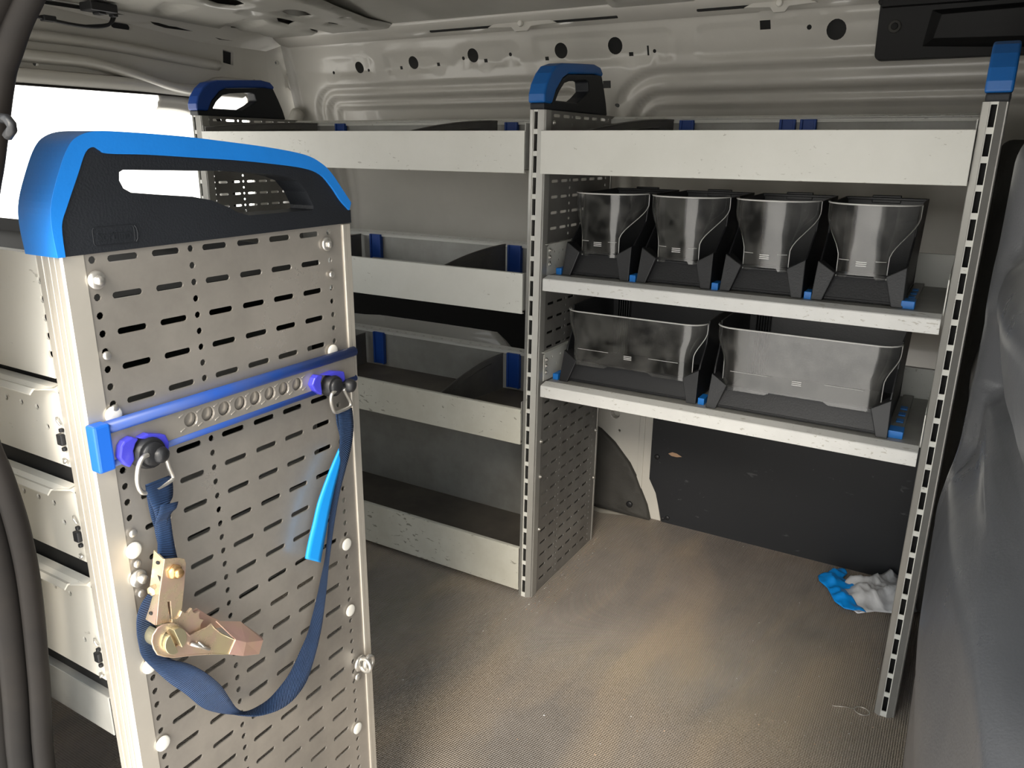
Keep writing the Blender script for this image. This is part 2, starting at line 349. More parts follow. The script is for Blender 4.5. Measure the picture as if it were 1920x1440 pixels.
# roof ------------------------------------------------------------
def zroof(y): return 1.452-.050*((y+.30)/.85)**2
rb = MB(); rows = []
for i in range(117):
    x = -1.262+2.382*i/116; rib = .006*smooth01((math.sin(x*13+1)-.1)/.5)
    rows.append([(x, -1.25+1.80*j/24, zroof(-1.25+1.80*j/24)+(rib if 1 < j < 22 else 0)) for j in range(25)])
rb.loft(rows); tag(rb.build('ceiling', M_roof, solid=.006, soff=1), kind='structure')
def zbow(y): return 1.408-.012*((y+.30)/.80)**2
def bow(name, out, holes, pads, dz=0, zf=None):
    xs = [p[0] for p in out]; x0, x1 = min(xs), max(xs)
    ex = [(x0+.012*i, -1.09+.014*j) for i in range(1, int((x1-x0)/.012)) for j in range(118)]
    allp = holes+pads
    bbs = [(min(q[0] for q in h)-.008, max(q[0] for q in h)+.008, min(q[1] for q in h)-.008, max(q[1] for q in h)+.008) for h in holes]
    ex = [p for p in ex if inpoly(p[0], p[1], out) and not any(h[0] < p[0] < h[1] and h[2] < p[1] < h[3] for h in bbs) and all(math.hypot(p[0]-q[0], p[1]-q[1]) > .008 for q in out)]
    def edist(a, b, P):
        d = 9
        for i in range(len(P)):
            A_, B_ = Vector(P[i]), Vector(P[(i+1) % len(P)]); q = Vector((a, b)); t_ = max(0, min(1, (q-A_).dot(B_-A_)/max(1e-9, (B_-A_).length_squared)))
            d = min(d, (q-A_.lerp(B_, t_)).length)
        return d
    def Z(a, b):
        z = zbow(b)+dz
        z += .010*smooth01((.022-edist(a, b, out))/.022)
        for p in pads:
            if inpoly(a, b, p): z += .010*smooth01(edist(a, b, p)/.012)
        for h, bb in zip(holes, bbs):
            if bb[0]-.01 < a < bb[1]+.01 and bb[2]-.01 < b < bb[3]+.01: z += .006*smooth01((.014-edist(a, b, h))/.014)
        return z
    B = MB(); sheet(B, out, holes, lambda a,b:(a,b,Z(a,b)), lambda a,b:(a,b,Z(a,b)+.0015), ex, smooth=True)
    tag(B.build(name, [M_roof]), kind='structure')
H1 = [[(-.893,-.081),(-.843,-.088),(-.822,-.047),(-.855,.011),(-.899,.020),(-.918,-.018)], [(-.847,.128),(-.79,.101),(-.778,.123),(-.812,.203),(-.859,.201),(-.868,.175)],
      [(-.915,.171),(-.930,.255),(-.986,.285),(-.978,.237)], [(-.962,.335),(-.970,.378),(-.968,.448),(-1.012,.455),(-1.000,.391)], [(-.836,.286),(-.830,.320),(-.852,.344),(-.860,.315)],
      [(-1.156,.510),(-1.091,.485),(-1.098,.515),(-1.165,.54)], [(-.781,-.072),(-.762,-.070),(-.772,-.039),(-.793,-.042)], circ(-.66,.05,.006,8), circ(-.80,.40,.006,8), circ(-.74,.25,.007,8), [(-.92,-.50),(-.84,-.50),(-.84,-.44),(-.92,-.44)]]
PAD = [[(-1.137,-.055),(-.987,-.121),(-.960,-.045),(-1.168,.010),(-1.182,-.011)], [(-1.186,.195),(-.996,.145),(-.985,.212),(-1.225,.290),(-1.235,.258)], [(-.955,.062),(-.90,.045),(-.88,.10),(-.95,.125)], [(-1.15,-.36),(-.95,-.40),(-.93,-.30),(-1.16,-.25)]]
bow('ceiling_bow', [(-1.235,-1.1),(-.60,-1.1),(-.635,-.1),(-.68,.15),(-.725,.33),(-.715,.40),(-.715,.515),(-1.20,.53),(-1.215,.38),(-1.18,.33),(-1.20,.29),(-1.235,.24)], H1, PAD)
bow('ceiling_bow', [(-.02,-1.1),(.16,-1.1),(.16,.36),(.20,.43),(.20,.50),(-.06,.50),(-.06,.43),(-.02,.36)], [[(.05,.08),(.09,.08),(.09,.11),(.05,.11)], circ(.1,.3,.008,8)], [[(0,.28),(.11,.28),(.11,.36),(0,.36)]], .004)
bow('ceiling_bow', [(.72,-1.1),(.92,-1.1),(.92,.50),(.72,.50)], [], [], .004)
dk = MB(); dk.box(-1.05,-.58,-1.0,.42,1.430,1.434); 
# dark sealed gap along the top of the side wall with bracket tabs
for a_, b_ in ((-.56,-.44),(-.24,-.06),(.14,.26)): dk.box(a_, b_, .455, .474, 1.392, 1.402)
dk = MB()
for (a_, b_) in ((-.60,-.36),(-.24,-.03),(.17,.30)): dk.box(a_, b_, .440, .452, 1.383, 1.3995)
tag(dk.build('trim_4', M_black, bevel=.002), kind='structure')
br = MB()
for (cx, wd) in ((-.30,.075),(.36,.05)):
    sheet(br, [(cx-wd-.03,1.382),(cx-wd*.4,1.379),(cx-wd*.25,1.368),(cx+wd*.25,1.368),(cx+wd*.4,1.379),(cx+wd+.03,1.382),(cx+wd,1.396),(cx-wd,1.396)], [], lambda a,b:(a,.436,b), lambda a,b:(a,.446,b))
    br.disc((cx,.437,1.386),(0,-1,0),.008,.010,12,1); 
tag(br.build('trim_5', [M_van, M_white], bevel=.002), kind='structure')
rl = MB(); rl.loft([[(x, .415, 1.418), (x,.425,1.398), (x,.45,1.384), (x,.475,1.378), (x,.50,1.376)] for x in [-1.2+.1*i for i in range(24)]])
tag(rl.build('trim_6', M_van, solid=.003), kind='structure')

# rear wall with its opening ---------------------------------------
Tr = lambda a,b:(-1.25+.10*smooth01((a-.42)/.26), a, b)
openA = [(-1.12,.872),(.335,.872),(.345,.93),(.345,1.215),(.325,1.238),(.23,1.243),(.17,1.212),(-1.12,1.212)]
HR = [openA, slot(-.065,1.377,.062,.016), [(.262,1.315),(.30,1.31),(.305,1.348),(.265,1.352)], circ(.471,1.333,.007,8), circ(.586,1.343,.006,8), [(.535,1.288),(.552,1.288),(.552,1.30),(.535,1.30)], circ(.475,1.176,.007,8), circ(-.311,1.262,.008,10)]
exr = [(-1.16+.028*i, .02+.028*j) for i in range(66) for j in range(49)]
exr = [p for p in exr if not inpoly(p[0],p[1],[(-1.15,.85),(.37,.85),(.37,1.245),(-1.15,1.245)]) and not any(math.hypot(p[0]-sum(q[0] for q in h)/len(h), p[1]-sum(q[1] for q in h)/len(h)) < .04 for h in HR[1:])]
rwb = MB(); sheet(rwb, [(-1.20,0),(.69,0),(.69,1.47),(-1.20,1.47)], HR, Tr, lambda a,b:(Tr(a,b)[0]-.012, a, b), exr, smooth=False)
tag(rwb.build('wall_rear', M_van), kind='structure')
bk_ = MB(); bk_.box(-1.30,-1.29,-.12,.0,1.36,1.395); bk_.box(-1.30,-1.29,.24,.33,1.29,1.37); bk_.box(-1.28,-1.27,.43,.63,1.14,1.36); bk_.box(-1.30,-1.29,-.34,-.28,1.24,1.285)
bk_.box(-1.285,-1.275,-.35,.42,1.255,1.47); tag(bk_.build('wall_cavity', M_black), kind='structure')
# header mouldings above the rear opening: swept ledges that droop to the right
def sweep(name, prof, drop, y0, y1, m_, n=50):
    rows = []
    for i in range(n):
        y = y0+(y1-y0)*i/(n-1); rows.append([(x, y, z+drop(y)) for (x, z) in prof])
    B = MB(); B.loft(rows); return tag(B.build(name, m_, solid=.002), kind='structure')
d1 = lambda y: -.012*smooth01((y+.2)/.4)
sweep('trim_7', [(-1.246,1.334),(-1.236,1.333),(-1.230,1.322),(-1.234,1.315),(-1.246,1.308)], lambda y: -.022*smooth01((y+.2)/.5)+.004, -1.18, .24, M_van)
sweep('trim_8', [(-1.246,1.292),(-1.226,1.288),(-1.214,1.284),(-1.208,1.272),(-1.222,1.266),(-1.246,1.262)], lambda y: -.052*smooth01((y+.22)/.36), -1.18, .30, M_van)
sweep('trim_9', [(-1.245,1.248),(-1.225,1.244),(-1.222,1.232),(-1.235,1.214),(-1.245,1.209)], lambda y: -.006*smooth01((y+.1)/.3)+.03*smooth01((y-.14)/.1), -1.18, .34, M_van)
sb = MB(); sb.tube(catmull([(-1.238,-1.15,1.211),(-1.238,-.5,1.211),(-1.238,0,1.210),(-1.238,.17,1.211),(-1.238,.235,1.240),(-1.238,.32,1.236),(-1.238,.343,1.20),(-1.238,.343,.9)],6), .004, 6)
tag(sb.build('trim_10', M_seal), kind='structure')
# curved rear frame that arches across the right end of the opening
fa = MB(); P = catmull([(.02,1.215),(.10,1.212),(.16,1.198),(.205,1.165),(.235,1.11),(.25,1.02),(.25,.88)],6); rows = []
for i, p in enumerate(P):
    d = (P[min(i+1,len(P)-1)]-P[max(i-1,0)]).normalized(); nn = Vector((-d.y, d.x))
    rows.append([(-1.262+dx, p.x-nn.x*k, p.y-nn.y*k) for dx, k in ((0,0),(.016,.006),(.018,.020),(.010,.026),(.010,.036),(0,.046))])
fa.loft(rows); tag(fa.build('trim_11', M_van, solid=.003), kind='structure')
sb = MB(); sb.tube([(-1.250, q.x, q.y) for q in [p+Vector((.004,.004)) for p in P]], .007, 6); tag(sb.build('trim_12', M_seal), kind='structure')
gp = MB(); sheet(gp, [(-1.15,1.400),(-.101,1.409),(.001,1.414),(.031,1.398),(.073,1.393),(.228,1.397),(.265,1.385),(.326,1.387),(.42,1.394),(.45,1.380),(.305,1.379),(.245,1.377),(.198,1.389),(.063,1.387),(.03,1.391),(-.009,1.406),(-.101,1.401),(-1.15,1.392)], [], lambda a,b:(-1.236,a,b), lambda a,b:(-1.240,a,b)); tag(gp.build('trim_18', M_black), kind='structure')
lb = MB(); lb.box(-1.236,-1.222,-1.15,.16,.25,.878); lb.box(-1.235,-1.20,-1.15,.10,.855,.872); lb.box(-1.235,-1.21,-1.15,.10,.80,.83); tag(lb.build('trim_13', M_dark, bevel=.004), kind='structure')
# pale pillar inside, beside the leftmost rack
pp = MB(); pp.tube(catmull([(-1.17,.40,0),(-1.17,.40,.6),(-1.17,.41,.9),(-1.18,.44,1.08),(-1.19,.50,1.18)],5), .022, 8); tag(pp.build('trim_14', M_van), kind='structure')
em = MB()
em.tube([(-1.225,.498,1.318-.02),(-1.222,.498,1.306),(-1.222,.500,1.262),(-1.222,.51,1.25)], .003, 6)
em.tube([(-1.228,.50,1.318),(-1.205,.57,1.320)], .003, 6); em.tube([(-1.226,.515,1.308),(-1.208,.565,1.309)], .0022, 6)
em.tube(catmull([(-1.232,.36,1.27),(-1.23,.385,1.25),(-1.23,.40,1.215),(-1.23,.395,1.19)],5), .006, 6)
tag(em.build('trim_15', M_van), kind='structure')

# near side wall left of the side doorway, its body return and rubber seal
nwp = [(-1.25,0),(.06,0),(.055,.30),(.075,.46),(.105,.62),(.115,.70),(.112,.76),(.098,.80),(.10,.86),(.13,.95),(.155,1.03),(.175,1.08),(.20,1.13),(.24,1.17),(.30,1.22),(.42,1.28),(1.1,1.32),(1.1,1.42),(-1.25,1.42)]
nwp = [(a-(.065 if .02 < a < .5 else 0), b+(.03 if .2 < a < .5 else 0)) for a, b in nwp]
nw = MB(); sheet(nw, nwp, [rrect(-1.1,-.25,.60,1.20,.06)], lambda a,b:(a,-1.170+.06*max(0,b-.95),b), lambda a,b:(a,-1.212+.06*max(0,b-.95),b))
tag(nw.build('wall_right', M_body, bevel=.004), kind='structure')
sp = [(.075,-.05),(.068,.30),(.082,.46),(.105,.57),(.1215,.674),(.122,.735),(.111,.785),(.097,.82),(.098,.87),(.130,.97),(.160,1.035),(.173,1.06),(.198,1.115),(.213,1.135),(.243,1.165),(.31,1.21),(.45,1.25)]
def yse(z): return -1.165+.06*max(0, z-.95)
S = MB()
S.tube(catmull([(a-.010, yse(b)-.002, b) for a, b in sp], 6), .0095, 10)
S.tube(catmull([(a-.030, yse(b)-.014, b) for a, b in sp], 6), .0125, 12, 1)
S.tube(catmull([(a-.051, yse(b)-.024, b) for a, b in sp], 6), .0150, 12, 0)
up = [q for q in catmull([(a, b, 0) for a, b in sp], 6) if q.y > .88]; S.loft([[(q.x-.052, yse(q.y)-.030, q.y), (q.x-.066, yse(q.y)-.048, q.y), (q.x-.16, yse(q.y)-.052, q.y), (q.x-.17, yse(q.y)-.040, q.y)] for q in up], 1)
lo = [q for q in catmull([(a, b, 0) for a, b in sp], 6) if q.y < .50]; S.loft([[(q.x-.052, yse(q.y)-.030, q.y), (q.x-.062, yse(q.y)-.048, q.y), (q.x-.14, yse(q.y)-.055, q.y), (q.x-.15, yse(q.y)-.040, q.y)] for q in lo], 1)
tag(S.build('door_seal', [M_seal, M_seal]), kind='structure')
lt = MB(); lt.tube([(.192,-1.165,1.090),(.202,-1.164,1.089),(.2065,-1.164,1.085),(.2065,-1.164,1.082),(.200,-1.165,1.077)], .0035, 8)
tag(lt.build('trim_16', [M_dark, M_red]), kind='structure')

# moulded plastic bulkhead on the right --------------------------------
def bulk(y, z):
    x = .835 + .060*smooth01((y+.40)/.22) + .030*smooth01((-.66-y)/.5) - .035*smooth01((y-.05)/.3)
    x += .16*smooth01((z-1.06)/.22)
    f = smooth01((-.36-y)/.12)
    # upper pillow, a recess under it, then the large lower swelling
    x += f*(.016*smooth01((z-.94)/.03) - .010*math.exp(-((z-.915)/.035)**2) + .026*(smooth01((z-(.775+.05*(y+.6)))/.025)*smooth01((.880+.06*(y+.6)-z)/.025)))
    x += .022*f*smooth01((z-(.700-.12*(y+.6)))/.05)
    x += -.010*math.exp(-((z-.62)/.06)**2)
    x += .060*smooth01((.40-.10*(y+.4)-z)/.12) - .012*math.exp(-((z-.30)/.02)**2)*f
    x += .010*math.exp(-((y+.43)/.012)**2)*smooth01((z-.3)/.2)
    return x
B = MB(); rows = []
for i in range(120):
    y = -1.12+1.70*i/119; rows.append([(bulk(y, 1.30*j/170), y, 1.30*j/170) for j in range(171)])
B.loft(rows); B.tube([(.885,-.30,.02),(.885,-.30,.05)], .012, 10, 1)
tag(B.build('wall_front', [M_bulk, M_dark], solid=.012, soff=-1), kind='structure')
B = MB(); B.box(1.02,1.04,-1.25,.66,-.02,1.48); B.box(.985,1.04,-1.25,-1.10,-.02,1.48); tag(B.build('light_leak_panels', M_dark), kind='structure')  # dark closing panels added to stop light leaking in past the bulkhead
B = MB(); B.box(.829,1.02,.42,.56,0,1.10); tag(B.build('added_shade_box', M_cover, bevel=.02, bseg=4), kind='structure')  # added dark box, stands in for shade on the wall behind the post
# black overhead moulding, upper right
B = MB()
o_ = rrect(.565,1.10,1.262,1.40,.012)
sheet(B, o_, [], lambda a,b:(a,.462-.02*(b-1.26)/.14,b), lambda a,b:(a,.488,b))
B.add([(.655,.459,1.285),(1.10,.459,1.262),(1.10,.445,1.36),(.665,.447,1.352),(.675,.435,1.297),(1.10,.40,1.282),(1.10,.39,1.345),(.685,.425,1.340)], [(0,1,5,4),(4,5,6,7),(7,6,2,3),(0,4,7,3),(1,2,6,5)])
B.box(.57,1.10,.425,.452,1.362,1.388)
B.disc((.598,.452,1.326),(0,-1,0),.013,.004,20,1); B.disc((.598,.4485,1.326),(0,-1,0),.007,.003,14,2)
B.tube([(.568,.45,1.373),(.568,.43,1.373)], .006, 8)
tag(B.build('trim_17', [mat('matt_black_trim', (.009,.009,.0095), .6, spec=.3), M_cover, M_black], bevel=.004), kind='structure')

# ================================================================ RACK BUILDING BLOCKS
W = .037; D = .364
def perf_sheet(H, T, zmin, th=.0018, top=.0, nodots=()):
    """perforated end panel. local a = depth, b = down from the top"""
    holes = []
    cols = (.056,.101,.158,.202,.246,.2915)
    k = 0
    while .008+.0336*k < H-.02:
        b = .008+.0336*k
        for c in cols: holes.append(slot(c, b, .0305, .0062))
        k += 1
    k = 0
    while .0075+.0168*k < H-.012:
        for c in (.0265,.129,.3235): holes.append(circ(c, .0075+.0168*k, .0036, 8))
        k += 1
    B = MB(); sheet(B, [(.001,-.002),(D-.004,-.002),(D-.004,H),(.001,H)], holes, lambda a,b:T(a,b,0), lambda a,b:T(a,b,-th))
    return B
def upright(T, H, slots=True, W=W):
    """T(x,y,z): x from -W to 0, y depth, z up 0..H.  two angled faces with a slotted channel between"""
    B = MB()
    if slots:
        hs = []; k = 0
        while .012+.0440*k+.034 < H: hs.append([(-.0245,H-.004-.044*k-.034),(-.0160,H-.004-.044*k-.034),(-.0160,H-.004-.044*k),(-.0245,H-.004-.044*k)]) ; k += 1
        hs = [h for h in hs if h[0][1] > .006]
        sheet(B, [(-.0262,0),(-.0145,0),(-.0145,H),(-.0262,H)], hs, lambda a,b:T(a,.0,b), lambda a,b:T(a,.0022,b), mi=1)
        sect = [(-.0262,.0),(-.0262,-.0022),(-W+.001,.0035),(-W,.006),(-W,.030),(-W+.002,.030),(-W+.002,.008),(-.0262,.0022)]
        sect2 = [(-.0145,0),(-.0145,-.0022),(-.001,.0075),(0,.010),(0,.030),(-.002,.030),(-.002,.012),(-.0145,.0022)]
        for s_ in (sect, sect2):
            n = len(s_); vs_ = [T(x,y,z) for z in (0,H) for x,y in s_]
            B.add(vs_, [(i,(i+1)%n,n+(i+1)%n,n+i) for i in range(n)]+[tuple(range(n))[::-1], tuple(range(n,2*n))])
        B.box(-.030,-.010,.020,.0215,0,H,2,T)
    else:
        s_ = [(-W,.004),(-W+.001,0),(-.031,0),(-.030,.004),(-.0255,.004),(-.0245,-.001),(-.0185,-.001),(-.0180,.0015),(-.0170,.0015),(-.0165,-.001),(-.0100,-.001),(-.0095,.0015),(-.0085,.0015),(-.008,-.001),(-.0015,-.001),(0,.001),(0,.020),(-W,.020)]
        n = len(s_); vs_ = [T(x,y,z) for z in (0,H) for x,y in s_]
        B.add(vs_, [(i,(i+1)%n,n+(i+1)%n,n+i) for i in range(n)]+[tuple(range(n))[::-1], tuple(range(n,2*n))])
    return B

# ================================================================ FAR RACK
FH = 1.15; XL = -1.055; XRr = .824
far = empty('shelving_rack', (0,.18,0), 'long grey two-bay shelving rack with blue topped end frames standing along the far van wall', 'shelving rack')
def farT(xo, lean):
    return lambda x, y, z: (xo+x+lean*z, y, z)
frames = [(XL, 0), (0.0, .010), (XRr, .002)]
for xo, ln in frames:
    T = farT(xo, ln)
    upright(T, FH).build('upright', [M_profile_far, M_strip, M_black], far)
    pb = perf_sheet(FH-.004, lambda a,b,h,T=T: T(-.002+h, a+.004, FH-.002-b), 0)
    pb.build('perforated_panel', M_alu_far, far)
    B = MB(); B.box(-.014,-.0005,D-.008,D,.0,FH-.002,0,T); B.box(-W,-.014,D-.003,D,.0,FH-.002,0,T)
    B.box(-.0045,.0006,.004,.3,FH-.045,FH-.002,0,T) if False else None
    B.build('rear_profile', M_profile_far, far, bevel=.001)
    # handle: charcoal core with blue grip
    co = [(-.003,1.15),(-.004,1.163),(.028,1.163),(.045,1.188),(.075,1.215),(.10,1.225),(.235,1.235),(.272,1.236),(.290,1.205),(.305,1.175),(.314,1.15)]
    ho = [(.048,1.170),(.062,1.188),(.085,1.206),(.11,1.212),(.185,1.219),(.199,1.217),(.205,1.197),(.180,1.183),(.150,1.170)]
    B = MB(); sheet(B, co, [ho], lambda a,b:T(.0005,a,b), lambda a,b:T(-.034,a,b)); hd = B.build('handle', M_handle, far, bevel=.003)
    ou = [(-.006,1.163),(-.006,1.180),(.002,1.200),(.020,1.222),(.040,1.237),(.072,1.245),(.15,1.251),(.229,1.256),(.262,1.252),(.277,1.240),(.272,1.233),(.235,1.236),(.10,1.226),(.075,1.216),(.045,1.189),(.030,1.163)]
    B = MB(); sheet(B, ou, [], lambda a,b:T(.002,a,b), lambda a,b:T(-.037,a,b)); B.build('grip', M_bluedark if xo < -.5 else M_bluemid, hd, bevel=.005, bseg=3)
def bolt(B, c, n_=(1,0,0), r=.005, mi=0): B.disc(c, n_, r, .003, 10, mi); B.disc(Vector(c)+Vector(n_)*.003, n_, r*.5, .002, 8, mi)
B = MB()
for (x_, y_, z_) in [(.006+.010*z,.030,z) for z in (.86,.845,.83,.612,.597,.582,1.10,1.125)]+[(.003,.345,z) for z in (.20,.34,.43)]+[(.003,.03,z) for z in (.18,.32,.41)]:
    B = MB(); bolt(B, (x_, y_, z_)); B.build('bolt', M_steel, far)

def tray(x0, x1, zb, zt, zrail, y1, m_front, floorz=None, front_h=None, rail_on=True, floor_m=None, holes_at=.0):
    """open tray: front board, floor, side walls, slotted back rail"""
    fz = floorz if floorz is not None else zb+.008
    root_b = MB(); root_b.box(x0, x1, .006, y1, fz-.002, fz)
    fl = root_b.build('tray', floor_m or M_traydark, far)
    B = MB(); B.box(x0, x1, .0005, .003, zb, zt); B.box(x0, x1, .003, .012, zt-.002, zt); B.box(x0,x1,.003,.010,zb,zb+.002)
    B.build('front_board', m_front, fl, bevel=.0012)
    if not rail_on: return fl
    B = MB(); rail = []
    n = int((x1-x0)/.0335)
    for i in range(1, n): rail.append(slot(x0+(x1-x0)*i/n, y1+.0045-.0005, .010, .004, 2))
    sheet(B, [(x0,y1-.004),(x1,y1-.004),(x1,y1+.014),(x0,y1+.014)], rail, lambda a,b:(a,b-.004,zrail+.004*(b-y1)/.01), lambda a,b:(a,b-.004,zrail-.0012+.004*(b-y1)/.01))
    B.box(x0, x1, y1-.008, y1-.0065, zrail-.010, zrail)
    B.build('back_rail', M_strip, fl)
    B = MB(); B.box(x0, x1, y1-.002, y1, fz, zrail-.006); B.box(x0, x0+.002, .006, y1, fz, zrail-.018); B.box(x1-.002, x1, .006, y1, fz, zrail-.018)
    B.build('tray_wall', M_traymetal, fl)
    return fl
def divider(par, x, fz, ztop, zfront, y1, dx=0., swing=0.):
    # curved-top divider with blue clip on the back rail
    pts = [(y1-.012, fz+.002), (y1-.012, ztop)]
    for k in range(1, 13):
        t_ = k/12; pts.append((y1-.012-(y1-.02)*t_, ztop-(ztop-zfront)*(t_**1.9)))
    pts.append((.008, fz+.002))
    T = lambda h: (lambda a, b: (x+dx*(1-a/y1)+h, a, b))
    B = MB(); sheet(B, pts, [], T(0), T(.002)); top = pts[1:-1]
    B.tube([(x+dx*(1-a/y1)+.001, a, b) for a, b in top], .0025, 6)
    B.tube([(x+dx*(1-a/y1)+.003, a, b-.016) for a, b in top[2:]], .0018, 6)
    B.build('divider', M_divider, par)
def clip(par, x, fz, zt, y1, w_=.038):
    B = MB(); B.box(x-w_/2, x+w_/2, y1-.012, y1-.003, fz+.004, zt); B.box(x-w_/2, x-w_/2+.006, y1-.016, y1-.010, fz+.004, zt); B.box(x+w_/2-.006, x+w_/2, y1-.016, y1-.010, fz+.004, zt)
    B.build('divider_clip', M_bluedark, par, bevel=.0015)
LX0, LX1 = XL+.002, -W+.001; RX0, RX1 = .003, XRr-W
Y1 = .352
t1 = tray(LX0, LX1, 1.022, 1.109, 1.142, Y1, M_strip)
for x in (-.86,-.27): clip(t1, x, 1.03, 1.138, Y1)
divider(t1, -.31, 1.03, 1.140, 1.09, Y1, dx=-.12); divider(t1, -.95, 1.03, 1.138, 1.12, Y1, dx=-.1)
t1r = tray(RX0, RX1+.001, 1.022, 1.109, 1.143, Y1, M_strip)
for x in (.20,.425,.468): clip(t1r, x, 1.03, 1.139, Y1, .034)
divider(t1r, .17, 1.03, 1.139, 1.10, Y1, dx=-.10)
t2 = tray(LX0, LX1, .717, .808, .826, Y1, M_strip)
for x in (-.742,-.256): clip(t2, x, .725, .822, Y1, .042)
divider(t2, -.285, .725, .822, .775, Y1, dx=-.03); divider(t2, -.80, .725, .818, .70+.06, Y1)
B = MB(); B.box(-.745,-.30,.10,.33,.726,.745); B.box(-.745,-.30,.325,.33,.745,.755); B.build('liner', M_traymetal, t2, bevel=.002)
t3 = tray(LX0, LX1, .403, .490, .526, Y1, M_strip_worn)
for x in (-.745,-.256): clip(t3, x, .415, .520, Y1, .042)
divider(t3, -.29, .411, .515, .43, Y1, dx=-.04); divider(t3, -.80, .411, .510, .44, Y1)
B = MB(); B.loft([[(-.52+.18*u, .03, .412), (-.33+.05*u, .30, .425+.0*u), ] for u in (0,.25)]); B.build('loose_divider', M_divider, t3, solid=.002)
t4 = tray(LX0, LX1, .013, .129, .145, Y1, M_strip_worn, floorz=.022, rail_on=False)
B = MB(); B.box(LX0, LX1, Y1+.001, Y1+.003, .022, .395); B.build('back_panel', M_traymetal, far)

def shelf(z, name='shelf'):
    B = MB()
    prof = [(.000,z-.028),(.000,z-.003),(.0015,z-.001),(.026,z+.004),(.028,z+.002),(.030,z+.0005),(Y1,z+.0005),(Y1,z-.002),(.03,z-.002),(.003,z-.006),(.002,z-.028)]
    n = len(prof); x0, x1 = RX0+.012, RX1-.002
    B.add([(x,y,q) for x in (x0,x1) for y,q in prof], [(i,n+i,n+(i+1)%n,(i+1)%n) for i in range(n)]+[tuple(range(n)), tuple(range(n,2*n))[::-1]])
    sh = B.build(name, M_shelf, far, bevel=.0008)
    B = MB(); B.box(x0+.002, x1-.002, .034, Y1-.004, z+.0008, z+.0022); B.build('shelf_mat', M_traymetal, sh)
    B = MB(); B.box(x0, x1, Y1-.002, Y1, z, z+.070); B.box(x0, x1, Y1-.010, Y1+.002, z+.068, z+.0705)
    hs = [circ(.05+.02*i, z+.03+.02*(i%2), .003, 6) for i in range(6)]
    for xx in (x0-.010, x1): sheet(B, [(.03,z+.0),(Y1,z),(Y1,z+.070),(.05,z+.070),(.03,z+.062)], hs, lambda a,b,xx=xx:(xx,a,b), lambda a,b,xx=xx:(xx+.002,a,b))
    B.box(x0-.012, x0, .02, Y1, z+.0695, z+.0705)
    B.build('shelf_side', M_strip, sh)
    return sh
s2 = shelf(.803); s3 = shelf(.559)
def slide(sh, x, z, yb=.34, wide=.020):
    B = MB(); B.box(x-wide*.35, x+wide*.35, .062, yb, z+.002, z+.009, 0); B.box(x-wide*.42, x+wide*.42, .050, .085, z+.0022, z+.0165, 1)
    for k in range(3): B.box(x-wide*.22, x+wide*.22, .13+.045*k, .15+.045*k, z+.009, z+.012, 1)
    B.build('slide_rail', [M_traymetal, M_blue], sh, bevel=.001)
for x in (.028,.203,.379,.557,.728): slide(s2, x, .803, wide=.016 if x < .7 else .026)
for x in (.027,.371,.742): slide(s3, x, .559, wide=.016 if x < .7 else .030)

